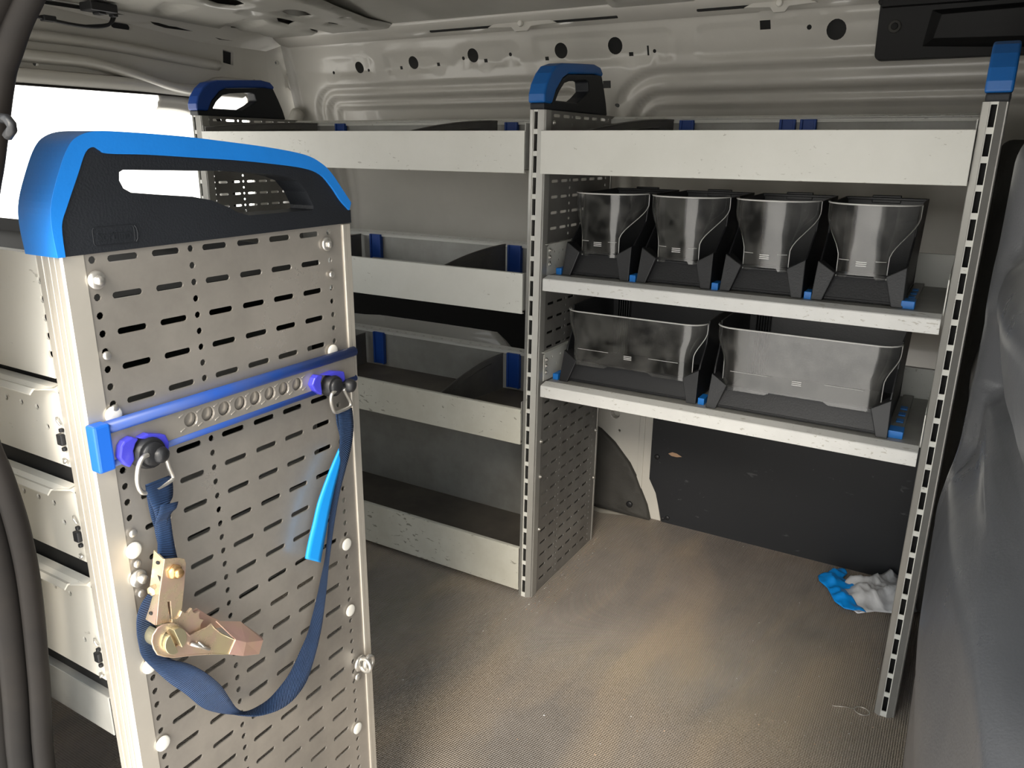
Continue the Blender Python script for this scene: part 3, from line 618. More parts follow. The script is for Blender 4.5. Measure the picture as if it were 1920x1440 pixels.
# ================================================================ BINS
def bin_(xc, z0, wd, ht, y0, dep, label, group, wide=False, body_h=None):
    e = empty('storage_bin', (xc, y0+dep/2, z0), label, 'storage bin', group)
    hw = wd/2; B = MB(); t_ = .0035
    wz = z0+(.052 if not wide else .050)          # bottom of the window
    # side walls with the angular front fin
    side = [(y0-.004,z0),(y0+dep,z0),(y0+dep,z0+ht),(y0+.095,z0+ht-.004),(y0+.085,z0+ht*.66),(y0+.026,z0+ht*.40),(y0+.012,z0+.05)]
    if wide: side = [(y0-.004,z0),(y0+dep,z0),(y0+dep,z0+ht),(y0+.055,z0+ht-.004),(y0+.050,z0+ht*.68),(y0+.024,z0+ht*.46),(y0+.012,z0+.05)]
    for s_ in (-1, 1):
        xo = xc+s_*hw
        sheet(B, side, [], lambda a,b:(xo-s_*.006*(1-(b-z0)/ht),a,b), lambda a,b:(xo-s_*(t_+.006*(1-(b-z0)/ht)),a,b))
        # flared leg in front
        B.add([(xo,y0-.006,z0),(xo-s_*.020,y0-.006,z0),(xo-s_*.036,y0+.006,wz),(xo-s_*.003,y0+.010,wz+.020),(xo,y0+.05,z0),(xo-s_*.020,y0+.03,z0),(xo-s_*.036,y0+.03,wz),(xo-s_*.003,y0+.05,wz+.020)],
              [(0,1,2,3),(4,7,6,5),(0,4,5,1),(2,6,7,3),(1,5,6,2),(0,3,7,4)])
    B.box(xc-hw+.004, xc+hw-.004, y0+dep-t_, y0+dep, z0, z0+ht-.004); B.box(xc-hw+.004, xc+hw-.004, y0+.004, y0+dep, z0+.003, z0+.007)
    B.box(xc-hw*.35, xc+hw*.35, y0+dep-.006, y0+dep+.004, z0+ht-.012, z0+ht+.004)
    B.box(xc-hw+.002, xc+hw-.002, y0+dep-.010, y0+dep, z0+ht-.006, z0+ht)
    # recessed trapezoid front panel
    B.add([(xc-hw+.018,y0+.004,z0+.002),(xc+hw-.018,y0+.004,z0+.002),(xc+hw-.034,y0+.022,wz-.006),(xc-hw+.034,y0+.022,wz-.006),(xc+hw-.034,y0+.010,wz+.001),(xc-hw+.034,y0+.010,wz+.001),
           (xc-hw+.034,y0+.028,wz+.001),(xc+hw-.034,y0+.028,wz+.001),(xc+hw-.018,y0+.028,z0+.002),(xc-hw+.018,y0+.028,z0+.002)],
          [(0,1,2,3),(3,2,4,5),(5,4,7,6),(6,7,8,9),(0,9,8,1)])
    if wide:
        for k in range(6): B.box(xc-hw+.02+k*.006+.002, xc-hw+.022+k*.006+.002, y0+dep-.02, y0+dep-.004, z0+.01, z0+ht-.01)
    B.build('bin_body', M_dark, e, bevel=.0015)
    # clear bulging window
    rows = []; zt = z0+ht-.001 if not wide else z0+ht-.008; n = 32
    def pt(u, v):
        # u -1..1 sideways, v 0..1 up
        z = wz-.008+(zt-wz+.008)*v
        if not wide:
            hwv = (hw-.036)+( .036+.001)*smooth01((v-.28)/.55)
            x = xc+hwv*math.sin(u*PI/2*.98) if False else xc+hwv*(math.sin(abs(u)*PI/2)**.85)*(1 if u > 0 else -1)
            dep_ = .012+.070*smooth01((v-.30)/.55)
            y = y0+.008-.004*v+dep_*(1-math.cos(abs(u)*PI/2))**1.1
        else:
            hwv = (hw-.022)+.021*smooth01((v-.40)/.45); s_ = 1 if u > 0 else -1; a = abs(u)
            r = .020+.018*smooth01((v-.35)/.5); fl = hwv-r
            L = fl+r*1.57
            q = a*L
            if q < fl: x = xc+s_*q; y = y0+.006
            else:
                th = (q-fl)/r; x = xc+s_*(fl+r*math.sin(th)); y = y0+.006+r*(1-math.cos(th))
        return (x, y, z)
    for j in range(17): rows.append([pt(-1+2*i/n, j/16) for i in range(n+1)])
    # notch in the lower edge: lift the middle
    rows[0] = [(p[0], p[1], p[2]+(.006 if abs(p[0]-xc) < hw*.30 else 0)) for p in rows[0]]
    B = MB(); B.loft(rows); wn = B.build('window', M_clear, e)
    B = MB()
    B.tube([(p[0], p[1], p[2]) for p in rows[-1]], .0016, 6)
    jl = 4 if not wide else 5
    for a_, b_ in ((3,12),(21,29)): B.tube([(p[0], p[1]-.0008, p[2]) for p in rows[jl][a_:b_]], .0006, 4)
    B.tube([(r_[0][0], r_[0][1], r_[0][2]) for r_ in rows], .0012, 4); B.tube([(r_[-1][0], r_[-1][1], r_[-1][2]) for r_ in rows], .0012, 4)
    zz = rows[jl][16]; 
    for k in range(3): B.box(xc-.010, xc+.008, zz[1]-.001, zz[1]-.0002, zz[2]-.003-.0035*k, zz[2]-.0015-.0035*k)
    B.build('rim', M_clearedge, wn)
    return e
BW = .158
labs = ['small black bin with clear curved window, leftmost on the upper shelf beside the middle post',
        'black bin with clear curved window, second from the left on the upper shelf of bins',
        'black bin with clear curved window, third from the left on the upper shelf of bins',
        'black bin with clear curved window, rightmost of four on the upper shelf']
for i, xc in enumerate((.1155,.291,.468,.642)):
    bin_(xc, .8055, BW, .178, .055, .285, labs[i], 'four small bins on the upper shelf')
bin_(.200, .5615, .322, .172, .052, .285, 'wide black bin with clean clear front, left one on the lower shelf', 'two wide bins on the lower shelf', True)
bin_(.5575, .5615, .345, .178, .045, .290, 'wide black bin with scratched reflecting clear front, right one on the lower shelf', 'two wide bins on the lower shelf', True)

# ================================================================ NEAR RACK
NX, NY, NH = .1436, -1.1082, .9815
def NT(x, y, z): return (NX+x-.004*(1-z/NH)*0, NY+y, z)              # x right, y depth, z absolute
def NP(a, b, h=0.): return (NX+h, NY+a, NH-b)                          # on the end panel: a depth, b down, h out
near = empty('drawer_rack', (NX-.45, NY+.18, 0), 'nearest rack with blue grip, perforated metal end panel and pale drawers', 'drawer rack')
upright(lambda x,y,z: NT(x, y, z), NH, False, .040).build('front_profile', M_profile, near, bevel=.0006)
perf_sheet(NH-.004, lambda a,b,h: NP(a+.001, b, -.001+h), 0).build('perforated_panel', M_alu, near)
B = MB(); B.box(-.030,.0005,D-.010,D-.002,0,NH,0,NT); B.box(-.012,.0012,D-.016,D-.010,0,NH,0,NT); B.build('rear_profile', M_profile, near, bevel=.001)
NL = 1.0
for nm in ('far_end',):
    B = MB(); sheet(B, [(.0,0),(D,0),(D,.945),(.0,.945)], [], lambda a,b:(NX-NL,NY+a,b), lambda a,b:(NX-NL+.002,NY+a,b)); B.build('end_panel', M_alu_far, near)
# handle
gi = [(.002,.002),(.003,-.024),(.010,-.040),(.023,-.065),(.033,-.084),(.041,-.0885),(.047,-.0855),(.054,-.083),(.093,-.082),(.139,-.0795),(.192,-.0765),(.240,-.0725),(.288,-.067),(.313,-.0595),(.330,-.045),(.344,-.029),(.3585,-.0165)]
go = [(-.005,.002),(-.006,-.024),(-.003,-.044),(.008,-.070),(.018,-.088),(.028,-.097),(.044,-.1015),(.074,-.1015),(.129,-.099),(.167,-.096),(.237,-.0895),(.289,-.082),(.314,-.073),(.331,-.061),(.349,-.041),(.3625,-.0255)]
sm2 = lambda P: [(q.x, q.y) for q in catmull([(a, b, 0) for a, b in P], 4)]
gi = sm2(gi); go = sm2(go)
core = gi+[(.3635,-.0165),(.3635,-.001)]
hol = [(.063,-.067),(.067,-.069),(.135,-.067),(.184,-.066),(.213,-.064),(.250,-.0605),(.264,-.058),(.279,-.053),(.291,-.041),(.300,-.025),(.300,-.021),(.297,-.020),(.205,-.020),(.192,-.0235),(.179,-.030),(.159,-.038),(.137,-.0425),(.100,-.046),(.072,-.049),(.065,-.053),(.062,-.060)]
B = MB(); sheet(B, core, [hol], lambda a,b:NP(a,b,.001), lambda a,b:NP(a,b,-.036)); hd = B.build('handle', M_handle, near, bevel=.0035, bseg=3)
B = MB(); sheet(B, gi+go[::-1], [], lambda a,b:NP(a,b,.0035), lambda a,b:NP(a,b,-.046)); B.build('grip', M_blue, hd, bevel=.0045, bseg=3)
# moulded maker's lettering
cu = bpy.data.curves.new('lettering', 'FONT'); cu.body = 'Sortimo'; cu.size = .0125; cu.extrude = .0004; cu.align_x = 'LEFT'; cu.space_character = 1.02
to = bpy.data.objects.new('lettering', cu); COL.objects.link(to)
bpy.context.view_layer.update(); me = bpy.data.meshes.new_from_object(to); bpy.data.objects.remove(to)
for v in me.vertices: v.co = Vector(NP(.0335+v.co.x*.80, -.0085-v.co.y, .0014+v.co.z))
me.materials.clear(); me.materials.append(M_handle); link('lettering', me, hd)
B = MB(); fr_ = rrect(.030,.070,-.0205,-.0045,.003,4); B.tube([NP(a,b,.0012) for a,b in fr_], .00045, 5, 0, True); B.tube([NP(a,b,.0014) for a,b in ((.0705,-.0200),(.0725,-.0175),(.0732,-.0125),(.0725,-.0075),(.0705,-.0050))], .0007, 6)
B.build('logo_frame', M_handle, hd)
CAPS = [(.0252,.2933),(.0242,.4267),(.0262,.5262),(.3228,.4247),(.3228,.5272),(.3238,.7263),(.025,.1515),(.318,.1535)]
# bolts and caps on the panel
for a, b in ((.0275,.0250),(.3185,.0210)):
    B = MB(); B.disc(NP(a,b,.0005),(1,0,0),.0085,.003,18); B.disc(NP(a,b,.003),(1,0,0),.0048,.005,6); B.build('bolt', M_steel, near)
for a, b in ((.0268,.0945),(.0268,.146),(.0268,.2755),(.0268,.3090),(.0268,.3425),(.3235,.058)):
    B = MB(); B.disc(NP(a,b,.0005),(1,0,0),.0042,.003,12,0,1); B.build('bolt', M_steel, near)
B = MB(); B.disc(NP(.0255,.3245,.0005),(1,0,0),.0092,.004,16); B.disc(NP(.0270,.3245,.004),(1,0,0),.0050,.006,8); B.build('bolt', M_steel, near)
for a, b in CAPS:
    B = MB(); B.disc(NP(a,b,.0005),(1,0,0),.0085,.0030,18,0,1); B.build('round_cap', M_white, near)
# lashing rail
RA = lambda a: .0 
B = MB(); hs = [circ(.100+.0210*k, .1770, .0078, 14) for k in range(8)]
sheet(B, [(.012,.160),(.347,.160),(.347,.195),(.012,.195)], hs, lambda a,b:NP(a,b,.010), lambda a,b:NP(a,b,.007))
B.box(NX+.001,NX+.002,NY+.012,NY+.347,NH-.195,NH-.160); 
for k in range(8): B.disc(NP(.100+.0210*k,.1770,.002),(1,0,0),.0100,.0030,14,0)
for k in range(9):
    for b in (.1700,.1850): B.tube([NP(.0895+.0210*k-.003,b+.0012,.0100),NP(.0895+.0210*k+.003,b-.0012,.0100)], .0009, 5)
lr = B.build('lashing_rail', M_alu, near, bevel=.0006)
B = MB()
B.tube([NP(.012,.1590,.008),NP(.349,.1590,.008)], .0062, 12); B.tube([NP(.012,.1945,.008),NP(.349,.1945,.008)], .0040, 10)
B.build('rail_trim', M_railblue, lr)
B = MB(); B.box(NX+.001,NX+.0155,NY-.004,NY+.012,NH-.1985,NH-.1530); B.build('end_cap', mat('rail_cap_blue', (.012,.12,.55), .4), lr, bevel=.0022)
# eye bolt
B = MB(); c = NP(.3345,.620,.002); B.disc(c,(1,0,0),.012,.004,18); B.tube([Vector(c)+Vector((.010+.010*math.cos(t),0,.010*math.sin(t))) for t in [2*PI*k/18 for k in range(18)]], .0032, 8, 0, True)
B.tube([Vector(c)+Vector((.012,.008*math.cos(t)+.006,.010*math.sin(t)+.001)) for t in [2*PI*k/18 for k in range(18)]], .0035, 8, 0, True)
B.disc(NP(.330,.641,.0005),(1,0,0),.006,.003,12); B.build('eye_bolt', M_steel, near)
# drawers on the left of the front profile
dx0, dx1 = NX-NL+.003, NX-.0405
hs = [circ(.1035-.0005*k, .956-.0170*k, .0034, 10) for k in range(5)]
B = MB(); sheet(B, [(dx0,.865),(dx1,.865),(dx1,.9795),(dx0,.9795)], hs, lambda a,b:(a,NY+.000,b), lambda a,b:(a,NY+.002,b)); B.box(dx0,dx1,NY+.002,NY+.010,.978,.9795)
B.build('top_fascia', M_strip_warm, near, bevel=.0005)
B = MB(); B.box(dx0,dx1,NY+.008,NY+.010,.50,.978); B.build('inner_panel', M_black, near)
for (zt, zb) in ((.8585,.776),(.757,.674),(.6535,.535)):
    hs = [circ(.0605-.027*k, zt-.0285, .0031, 10) for k in range(4)]+[circ(.0735,zt-.0465 if zb > .6 else zt-.079,.0031,10)]
    B = MB(); sheet(B, [(dx0,zb),(dx1-.001,zb),(dx1-.001,zt-.007),(dx0,zt-.007)], hs, lambda a,b:(a,NY+.001,b), lambda a,b:(a,NY+.003,b))
    dr = B.build('drawer', M_strip_warm, near)
    # pull lip along the top
    pr = [(.001,zt-.0075),(-.006,zt-.0085),(-.0125,zt-.0115),(-.0160,zt-.0085),(-.0165,zt-.0095),(-.0125,zt-.0135),(-.005,zt-.010),(.001,zt-.009)]
    pr = [(.004,zt),(-.004,zt-.0012),(-.0085,zt-.004),(-.0120,zt-.0030),(-.0155,zt-.0075),(-.0150,zt-.0090),(-.0112,zt-.0050),(-.0080,zt-.0060),(-.003,zt-.0040),(.001,zt-.0085),(.004,zt-.0085)]
    n = len(pr); B = MB(); xe = dx1-.018
    vs_ = [(x,NY+y,z) for x in (dx0,xe) for y,z in pr]; vs_ = vs_[:n]+[(dx1-.001-(.018 if p[1] < NY-.006 else 0), p[1], p[2]) for p in vs_[n:]]
    B.add(vs_, [(i,n+i,n+(i+1)%n,(i+1)%n) for i in range(n)]+[tuple(range(n)), tuple(range(n,2*n))[::-1]])
    B.build('pull_lip', M_strip_warm, dr)
    B = MB(); zl = zb+.030
    B.box(dx1-.009,dx1-.001,NY-.004,NY+.001,zl-.007,zl+.004); B.box(dx1-.005,dx1-.001,NY-.003,NY+.001,zl+.006,zl+.010); B.box(dx1-.005,dx1-.001,NY-.003,NY+.001,zl-.013,zl-.009)
    B.build('latch', M_dark, dr, bevel=.001)
    B = MB(); B.tube([(dx1-.007,NY-.001,zl+.020),(dx1-.004,NY-.003,zl+.018),(dx1-.001,NY-.002,zl+.014)], .0012, 6); B.build('latch_spring', M_steel, dr); B = MB(); B.tube([(dx1-.007,NY-.001,zb+.008),(dx1-.003,NY-.003,zb+.006),(dx1-.001,NY-.002,zb+.009)], .0016, 6); B.build('latch_spring', M_steel, dr)
    B = MB(); B.box(dx0+.01,dx1-.006,NY+.011,NY+.33,zb+.004,zb+.006); B.box(dx0+.01,dx1-.006,NY+.328,NY+.33,zb,zt-.02); B.box(dx1-.010,dx1-.008,NY+.011,NY+.33,zb,zt-.01); B.build('drawer_box', M_traymetal, dr)
B = MB(); B.box(dx0,dx1,NY-.001,NY+.001,.466,.514); B.box(dx0,dx1,NY-.001,NY+.34,.512,.5145); B.build('bottom_tray', M_traymetal, near, bevel=.001)
B = MB(); B.box(dx0,dx1,NY+.011,NY+.345,.928,.930); B.box(dx0,dx1,NY+.342,NY+.345,.52,.950); B.build('carcass', M_black, near)

# ================================================================ RATCHET STRAP
st = empty('ratchet_strap', NP(.2,.22,.012), 'navy webbing lashing strap with gold ratchet hanging from the lashing rail', 'strap')
def PH(P, h0, h1, name, mt, bev=.0005, parent=None, holes=()):
    B = MB(); sheet(B, P, list(holes), lambda a,b:NP(a,b,h1), lambda a,b:NP(a,b,h0)); return B.build(name, mt, parent or st, bevel=bev)
PH([(0.0220,0.1708),(0.0259,0.1669),(0.0337,0.1649),(0.0405,0.1688),(0.0366,0.1727),(0.0337,0.1786),(0.0337,0.1873),(0.0278,0.1941),(0.0239,0.1902),(0.0191,0.1815)], .009, .018, 'rail_fitting', M_purple, .0015)
PH([(0.0405,0.1688),(0.0502,0.1669),(0.0687,0.1737),(0.0716,0.1824),(0.0687,0.1980),(0.0619,0.1931),(0.0590,0.1815),(0.0512,0.1737)], .009, .018, 'rail_fitting', M_purple, .0015)
PH([(0.2721,0.1669),(0.2769,0.1640),(0.2857,0.1669),(0.2818,0.1737),(0.2828,0.1873),(0.2818,0.1912),(0.2721,0.1834),(0.2672,0.1747)], .009, .018, 'rail_fitting', M_purple, .0015)
PH([(0.2857,0.1669),(0.3042,0.1659),(0.3227,0.1708),(0.3246,0.1815),(0.3168,0.1863),(0.3100,0.1756),(0.2974,0.1698)], .009, .018, 'rail_fitting', M_purple, .0015)
B = MB(); c = Vector(NP(0.0496,0.1862,.008)); B.disc(c,(1,0,0),0.0165,.014,20); B.disc(c+Vector((.013,0,0)),(1,0,0),0.0119,.006,18,0,1); k = Vector(NP(0.0546,0.1877,.020)); B.disc(k,(1,.2,-.2),.0085,.012,12,0,1); B.tube([c+Vector((.014,0,0)),k],.004,8); B.build('knob', M_dark, st, bevel=.0008)
B = MB(); c = Vector(NP(0.3024,0.1843,.008)); B.disc(c,(1,0,0),0.0140,.014,20); B.disc(c+Vector((.013,0,0)),(1,0,0),0.0101,.006,18,0,1); k = Vector(NP(0.3237,0.1877,.020)); B.disc(k,(1,.2,-.2),.0085,.012,12,0,1); B.tube([c+Vector((.014,0,0)),k],.004,8); B.build('knob', M_dark, st, bevel=.0008)
def ring(P, r=.0023):
    B = MB(); B.tube(catmull([NP(*q) for q in P], 5), r, 8); B.build('wire_ring', M_steel, st)
ring([(0.0421,0.1839,0.0260),(0.0357,0.1844,0.0270),(0.0315,0.1906,0.0260),(0.0299,0.2002,0.0240),(0.0302,0.2098,0.0220),(0.0334,0.2194,0.0200),(0.0389,0.2238,0.0190),(0.0551,0.2243,0.0180),(0.0687,0.2214,0.0180),(0.0699,0.2170,0.0190),(0.0650,0.2059,0.0220),(0.0610,0.1949,0.0250),(0.0555,0.1877,0.0260)])
ring([(0.3008,0.1886,0.0240),(0.2920,0.1901,0.0250),(0.2902,0.1963,0.0240),(0.2943,0.2073,0.0210),(0.3022,0.2184,0.0180),(0.3159,0.2199,0.0170),(0.3307,0.2194,0.0160),(0.3315,0.2131,0.0170),(0.3225,0.2010,0.0200),(0.3144,0.1900,0.0230)])
def ribbon2(name, L, R, H, Hr, mt, th=.0014):
    """webbing between two edge lines; H, Hr heights of the edges off the panel"""
    A_ = catmull([NP(*q, h) for q, h in zip(L, H)], 4); C_ = catmull([NP(*q, h) for q, h in zip(R, Hr)], 4)
    B = MB(); rows = []; uv = []; Ls = 0; pm = None
    for a, c in zip(A_, C_):
        m_ = (a+c)/2
        if pm is not None: Ls += (m_-pm).length
        pm = m_; rows.append([a.lerp(c, k/4) for k in range(5)]); uv += [(k/4, Ls*6) for k in range(5)]
    B.loft(rows); B.uv = uv
    return B.build(name, mt, st, solid=th)
ribbon2('webbing', [(0.0392,0.2165),(0.0395,0.2248),(0.0415,0.2354),(0.0440,0.2447),(0.0463,0.2564),(0.0470,0.2667),(0.0453,0.2778),(0.0408,0.2881),(0.0389,0.2949)], [(0.0694,0.2179),(0.0687,0.2292),(0.0654,0.2388),(0.0595,0.2431),(0.0592,0.2552),(0.0605,0.2670),(0.0605,0.2796),(0.0588,0.2956),(0.0598,0.3024)], [0.02, 0.021, 0.021, 0.02, 0.018, 0.017, 0.018, 0.022, 0.022], [0.017, 0.018, 0.02, 0.023, 0.022, 0.02, 0.02, 0.024, 0.024], M_web, .0014)
ribbon2('webbing', [(0.0478,0.2396),(0.0463,0.2474),(0.0450,0.2553),(0.0460,0.2673),(0.0469,0.2820),(0.0453,0.2924)], [(0.0684,0.2436),(0.0642,0.2483),(0.0607,0.2513),(0.0566,0.2621),(0.0560,0.2788),(0.0537,0.2951)], [0.026, 0.024, 0.02, 0.014, 0.014, 0.018], [0.024, 0.026, 0.024, 0.02, 0.018, 0.02], M_web, .0014)
ribbon2('webbing', [(0.0430,0.2184),(0.0443,0.2360),(0.0466,0.2548),(0.0495,0.2725)], [(0.0708,0.2193),(0.0649,0.2350),(0.0630,0.2547),(0.0640,0.2753)], [0.014, 0.012, 0.01, 0.01], [0.012, 0.012, 0.012, 0.012], M_web, .0014)
ribbon2('webbing', [(0.0241,0.3255),(0.0176,0.3326),(0.0132,0.3459),(0.0127,0.3653),(0.0139,0.3824),(0.0158,0.3981),(0.0260,0.4189),(0.0391,0.4426),(0.0551,0.4672),(0.0710,0.4947),(0.0862,0.5114),(0.1013,0.5241),(0.1164,0.5357),(0.1334,0.5472),(0.1508,0.5558),(0.1691,0.5625),(0.1882,0.5645),(0.2044,0.5607),(0.2169,0.5540),(0.2275,0.5415),(0.2400,0.5212),(0.2526,0.4969),(0.2623,0.4715),(0.2701,0.4450),(0.2770,0.4175),(0.2848,0.3919),(0.2936,0.3616),(0.3044,0.3303),(0.3181,0.3010),(0.3308,0.2736),(0.3356,0.2477),(0.3346,0.2223)], [(0.0469,0.3436),(0.0405,0.3557),(0.0352,0.3701),(0.0345,0.3873),(0.0394,0.4069),(0.0447,0.4175),(0.0553,0.4254),(0.0661,0.4376),(0.0772,0.4532),(0.0906,0.4762),(0.1017,0.5030),(0.1124,0.5241),(0.1286,0.5415),(0.1484,0.5503),(0.1651,0.5513),(0.1810,0.5454),(0.1966,0.5385),(0.2084,0.5287),(0.2192,0.5170),(0.2339,0.5022),(0.2447,0.4815),(0.2564,0.4560),(0.2643,0.4364),(0.2731,0.4138),(0.2790,0.3912),(0.2839,0.3696),(0.2918,0.3391),(0.3006,0.3097),(0.3084,0.2816),(0.3123,0.2595),(0.3123,0.2390),(0.3092,0.2184)], [0.024, 0.022, 0.018, 0.014, 0.012, 0.012, 0.013, 0.014, 0.015, 0.016, 0.018, 0.02, 0.023, 0.026, 0.027, 0.027, 0.026, 0.025, 0.024, 0.023, 0.022, 0.02, 0.018, 0.017, 0.016, 0.015, 0.015, 0.015, 0.015, 0.015, 0.016, 0.016], [0.02, 0.018, 0.014, 0.012, 0.012, 0.016, 0.022, 0.026, 0.028, 0.028, 0.026, 0.022, 0.016, 0.012, 0.012, 0.013, 0.013, 0.013, 0.013, 0.012, 0.012, 0.012, 0.012, 0.012, 0.012, 0.012, 0.012, 0.012, 0.013, 0.014, 0.014, 0.016], M_web, .0014)
ribbon2('webbing', [(0.3095,0.2213),(0.3125,0.2380),(0.3175,0.2573),(0.3156,0.2730)], [(0.3134,0.2213),(0.3165,0.2390),(0.3215,0.2582),(0.3195,0.2740)], [0.012, 0.01, 0.009, 0.009], [0.012, 0.01, 0.009, 0.009], M_web, .0014)
ribbon2('loose_sleeve', [(0.3124,0.2714),(0.2976,0.2875),(0.2819,0.3065),(0.2663,0.3284),(0.2555,0.3528),(0.2457,0.3743),(0.2389,0.3929)], [(0.3154,0.2733),(0.3084,0.2953),(0.2966,0.3183),(0.2829,0.3499),(0.2741,0.3753),(0.2672,0.3949),(0.2623,0.4095)], [0.012, 0.013, 0.014, 0.015, 0.015, 0.015, 0.015], [0.012, 0.013, 0.014, 0.015, 0.015, 0.015, 0.015], M_tail, .003)
PH([(0.0384,0.2903),(0.0545,0.2969),(0.0602,0.3007),(0.0611,0.3064),(0.0554,0.3320),(0.0488,0.3575),(0.0384,0.3613),(0.0270,0.3566),(0.0204,0.3547),(0.0280,0.3244)], .0335, .0355, 'ratchet_frame', M_zinc, holes=[[(0.0356,0.3367),(0.0384,0.3376),(0.0375,0.3594),(0.0356,0.3594)]])
B = MB(); F0 = [NP(*q, .0350) for q in [(0.0391,0.2919),(0.0343,0.3099),(0.0286,0.3260),(0.0239,0.3431),(0.0201,0.3544)]]; F1 = [NP(*q, .0160) for q in [(0.0417,0.2877),(0.0369,0.3072),(0.0320,0.3248),(0.0261,0.3424),(0.0222,0.3551)]]; B.loft([F0, F1], smooth=False)
fl_ = B.build('ratchet_flange', M_zinc, st, solid=.0016)
B = MB(); q = [(0.0369,0.3093),(0.0327,0.3083),(0.0318,0.3168),(0.0340,0.3180)]; B.add([NP(a,b,h) for (a,b),h in zip(q,(.017,.034,.034,.017))], [(0,1,2,3)]); B.build('flange_opening', M_black, fl_)
B = MB(); B.disc(NP(0.0373,0.2963,.026),(.35,-1,-.2),.0022,.0012,8); B.build('rivet_hole', M_black, fl_)
B = MB(); B.disc(NP(0.0228,0.3454,.026),(.35,-1,-.2),.0022,.0012,8); B.build('rivet_hole', M_black, fl_)
B = MB(); B.disc(NP(0.0315,0.3233,.024),(.3,-1,0),.0055,.006,6); B.build('flange_nut', M_zinc, st, bevel=.0004)
PH([(0.0460,0.2928),(0.0597,0.3026),(0.0665,0.3085),(0.0646,0.3437),(0.0558,0.3701),(0.0274,0.3555),(0.0362,0.3241)], .013, .0145, 'ratchet_frame', M_zinc)
B = MB(); B.disc(NP(0.0462,0.3077,.0345),(1,0,0),.0078,.006,6); B.disc(NP(0.0477,0.3087,.0400),(1,0,0),.0050,.004,14); B.build('ratchet_bolt', mat('orange_zinc', (.66,.42,.20), .3, .85), st)
PH([(0.0417,0.3670),(0.0590,0.3670),(0.0628,0.3680),(0.0724,0.3670),(0.0839,0.3814),(0.0973,0.3957),(0.1030,0.4072),(0.0916,0.4025),(0.0714,0.3929)], .026, .028, 'lever_back', M_zincpink)
B = MB(); gc = (0.0483,0.3770); gear = [(gc[0]+(.0195 if k%3 else .0235)*math.cos(2*PI*k/36), gc[1]+(.0195 if k%3 else .0235)*math.sin(2*PI*k/36)) for k in range(36)]; sheet(B, gear, [], lambda a,b:NP(a,b,.0375), lambda a,b:NP(a,b,.034)); B.build('ratchet_wheel', M_zinc, st, bevel=.0004)
lp = [(0.0101,0.3645),(0.0120,0.3589),(0.0176,0.3542),(0.0242,0.3542),(0.0335,0.3579),(0.0392,0.3636),(0.0457,0.3729),(0.0504,0.3823),(0.0570,0.3832),(0.0720,0.3851),(0.0766,0.3832),(0.0804,0.3907),(0.0879,0.4020),(0.1038,0.4189),(0.0935,0.4310),(0.0748,0.4189),(0.0532,0.4067),(0.0307,0.3954),(0.0204,0.3879),(0.0138,0.3814),(0.0110,0.3729)]; PH(lp, .0400, .0415, 'lever_plate', M_zinc, holes=[circ(0.0317,0.3739,.0125,20)]); B = MB(); B.tube([NP(a,b,.0412) for a,b in lp], .0009, 6, 0, True); B.build('lever_rim', M_zinc, st)
B = MB(); hb = (0.0313,0.3752)
for s_ in (-1, 1):
    P = [(hb[0]+s_*.0022+.0100*math.cos(PI*k/12-PI/2 if s_ > 0 else PI*k/12+PI/2), hb[1]-s_*.0016+.0125*math.sin(PI*k/12-PI/2 if s_ > 0 else PI*k/12+PI/2)) for k in range(13)]
    P = [(hb[0]+(a-hb[0])*.94+(b-hb[1])*.25, hb[1]+(b-hb[1])*.94-(a-hb[0])*.25) for a, b in P]
    sheet(B, P, [], lambda a,b:NP(a,b,.0465+(.002 if s_ > 0 else 0)), lambda a,b:NP(a,b,.012))
B.build('ratchet_hub', mat('pale_zinc', (.66,.60,.40), .3, .85), st, bevel=.0006)
B = MB(); B.tube([NP(0.0494,0.3905,.0435),NP(0.0699,0.4092,.0435)], .0019, 8); B.tube([NP(0.0587,0.3943,.0425),NP(0.0625,0.4008,.0450),NP(0.0699,0.4092,.0430)], .0012, 6); B.build('pawl_spring', M_steel, st)
B = MB(); B.loft([[NP(*q) for q in L] for L in ([(0.0925,0.3938,0.0280),(0.1247,0.4136,0.0260),(0.1493,0.4477,0.0300)], [(0.1038,0.4189,0.0420),(0.1162,0.4293,0.0430),(0.1437,0.4448,0.0380)], [(0.0935,0.4310,0.0420),(0.1098,0.4425,0.0440),(0.1361,0.4589,0.0380)])], smooth=False); B.build('lever_grip', M_zincpink, st, solid=.0016, bevel=.0005)
st.location += Vector((.0005,-.0045,-.0065))

# ================================================================ SMALL THINGS ON THE FLOOR
def crumple(outline, T, seed, hgt, amp, mt, parent, name):
    xs = [p[0] for p in outline]; ys = [p[1] for p in outline]; st_ = .006
    ex = []
    x = min(xs)
    while x < max(xs):
        y = min(ys)
        while y < max(ys):
            if inpoly(x, y, outline) and all(math.hypot(x-q[0], y-q[1]) > .004 for q in outline): ex.append((x, y))
            y += st_
        x += st_
    def hz(a, b):
        dmin = min(abs((Vector((a,b))-Vector(outline[i])).length) for i in range(len(outline)))
        v = 0
        for k, (s_, am) in enumerate(((18,1),(36,.5),(70,.22))): v += am*(1-abs(noise.noise(Vector((a*s_+seed, b*s_, seed*3.1+k))))*2.2)
        e = smooth01(dmin/.045)
        return .003+e*(hgt*.6+amp*v)+ (1-e)*amp*.12*abs(v)
    B = MB(); sheet(B, outline, [], lambda a,b:T(a,b,hz(a,b)), None, ex, smooth=True)
    return B.build(name, mt, parent, solid=.0012)
bag = empty('crumpled_bag', (.72,.46,0), 'crumpled silver and bright blue plastic bag lying on the floor by the right post', 'bag')
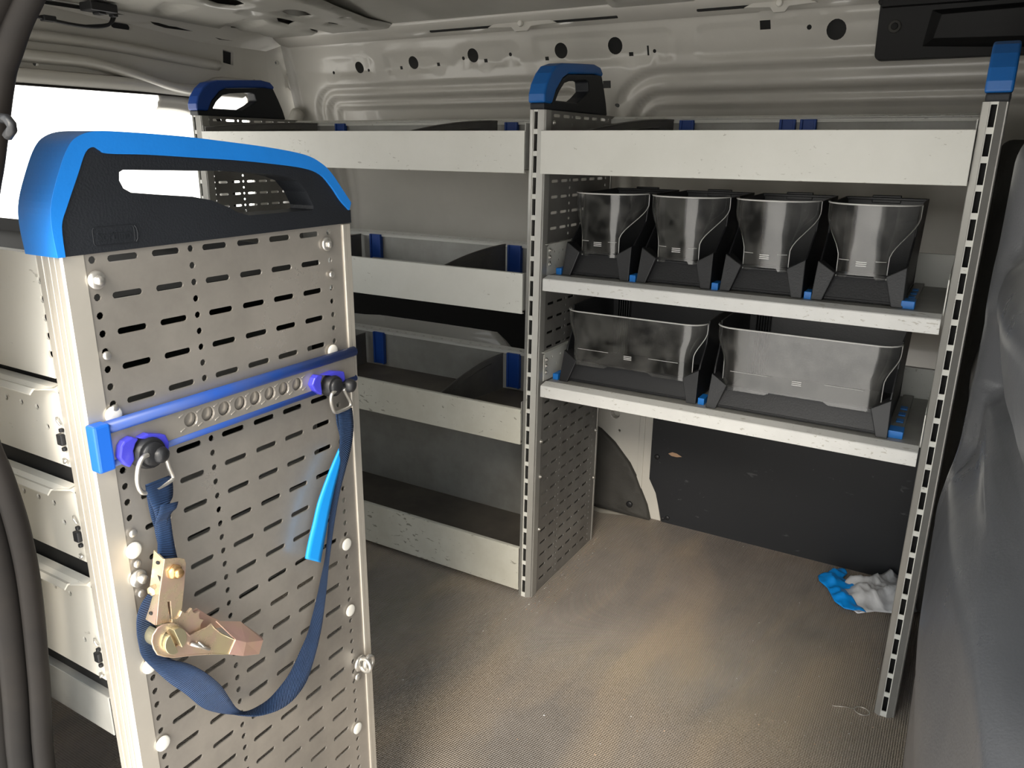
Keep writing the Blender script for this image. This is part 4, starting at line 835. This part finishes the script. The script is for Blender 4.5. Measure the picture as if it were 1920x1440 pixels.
crumple([(.655,.44),(.68,.515),(.72,.555),(.80,.562),(.845,.55),(.852,.50),(.842,.45),(.80,.395),(.778,.395),(.745,.385),(.71,.355),(.69,.37),(.665,.41)], lambda a,b,h:(a,b,h), 3.0, .026, .016, M_bagw, bag, 'silver_film')
crumple([(.598,.465),(.615,.495),(.635,.53),(.652,.545),(.662,.52),(.655,.49),(.672,.475),(.70,.462),(.705,.452),(.678,.444),(.665,.436),(.680,.415),(.705,.375),(.728,.352),(.70,.345),(.680,.342),(.655,.362),(.640,.395),(.628,.420),(.605,.442)], lambda a,b,h:(a,b,h+.010), 9.0, .018, .012, M_bagb, bag, 'blue_film')
B = MB(); B.tube([(.766+.014*math.cos(t), -.008+.012*math.sin(t), .002) for t in [2*PI*k/20 for k in range(20)]], .0010, 6, 0, True); B.tube([(.752,-.008,.0015),(.735,-.012,.0015),(.712,-.022,.0015)], .0008, 6)
tag(B.build('wire_loop', M_steel), 'small loop of thin grey wire on the floor at the foot of the right post', 'wire')
B = MB()
for i in range(420):
    x = random.uniform(-.1,.80); y = random.uniform(-.7,.55)
    if random.random() < .45: x = random.uniform(.02,.14); y = random.uniform(-.05,.4); x = .006+abs(random.gauss(0,.03))
    elif random.random() < .3: x = random.uniform(.5,.8); y = random.uniform(-.2,.3)
    s_ = random.uniform(.0005,.0018); a = random.random()*6
    B.add([(x+s_*math.cos(a),y+s_*math.sin(a),.0003),(x+s_*math.cos(a+2),y+s_*math.sin(a+2),.0003),(x+s_*math.cos(a+4),y+s_*math.sin(a+4),.0003),(x,y,s_*.9)], [(0,1,3),(1,2,3),(2,0,3)], random.choice((0,0,1,2)))
tag(B.build('floor_crumbs', [M_boardwood, M_bagw, M_traydark]), 'tiny crumbs of sawdust and dirt scattered over the floor', 'debris', kind='stuff')
# cable and black connector under the rear roof edge
B = MB(); B.tube(catmull([(-1.17,-.40,1.366),(-1.17,-.33,1.358),(-1.17,-.25,1.352),(-1.17,-.19,1.354),(-1.17,-.155,1.364),(-1.17,-.142,1.384)],6), .004, 6)
B.tube(catmull([(-1.17,-.22,1.3525),(-1.17,-.17,1.361),(-1.17,-.145,1.370),(-1.17,-.134,1.386)],6), .003, 6)
cb = tag(B.build('cable', M_dark), 'black cable loop hanging under the roof above the rear opening', 'cable')
B = MB(); B.box(-1.18,-1.16,-.325,-.295,1.351,1.364); B.build('connector', M_dark, cb, bevel=.002)
B = MB(); B.box(-1.16,-1.11,-.235,-.165,1.384,1.404); B.box(-1.15,-1.12,-.21,-.19,1.378,1.386); B.box(-1.16,-1.14,-.16,-.145,1.380,1.404); tag(B.build('roof_catch', M_dark, bevel=.003), 'small black catch fixed to the roof above the cable', 'catch')
bpy.context.view_layer.update()
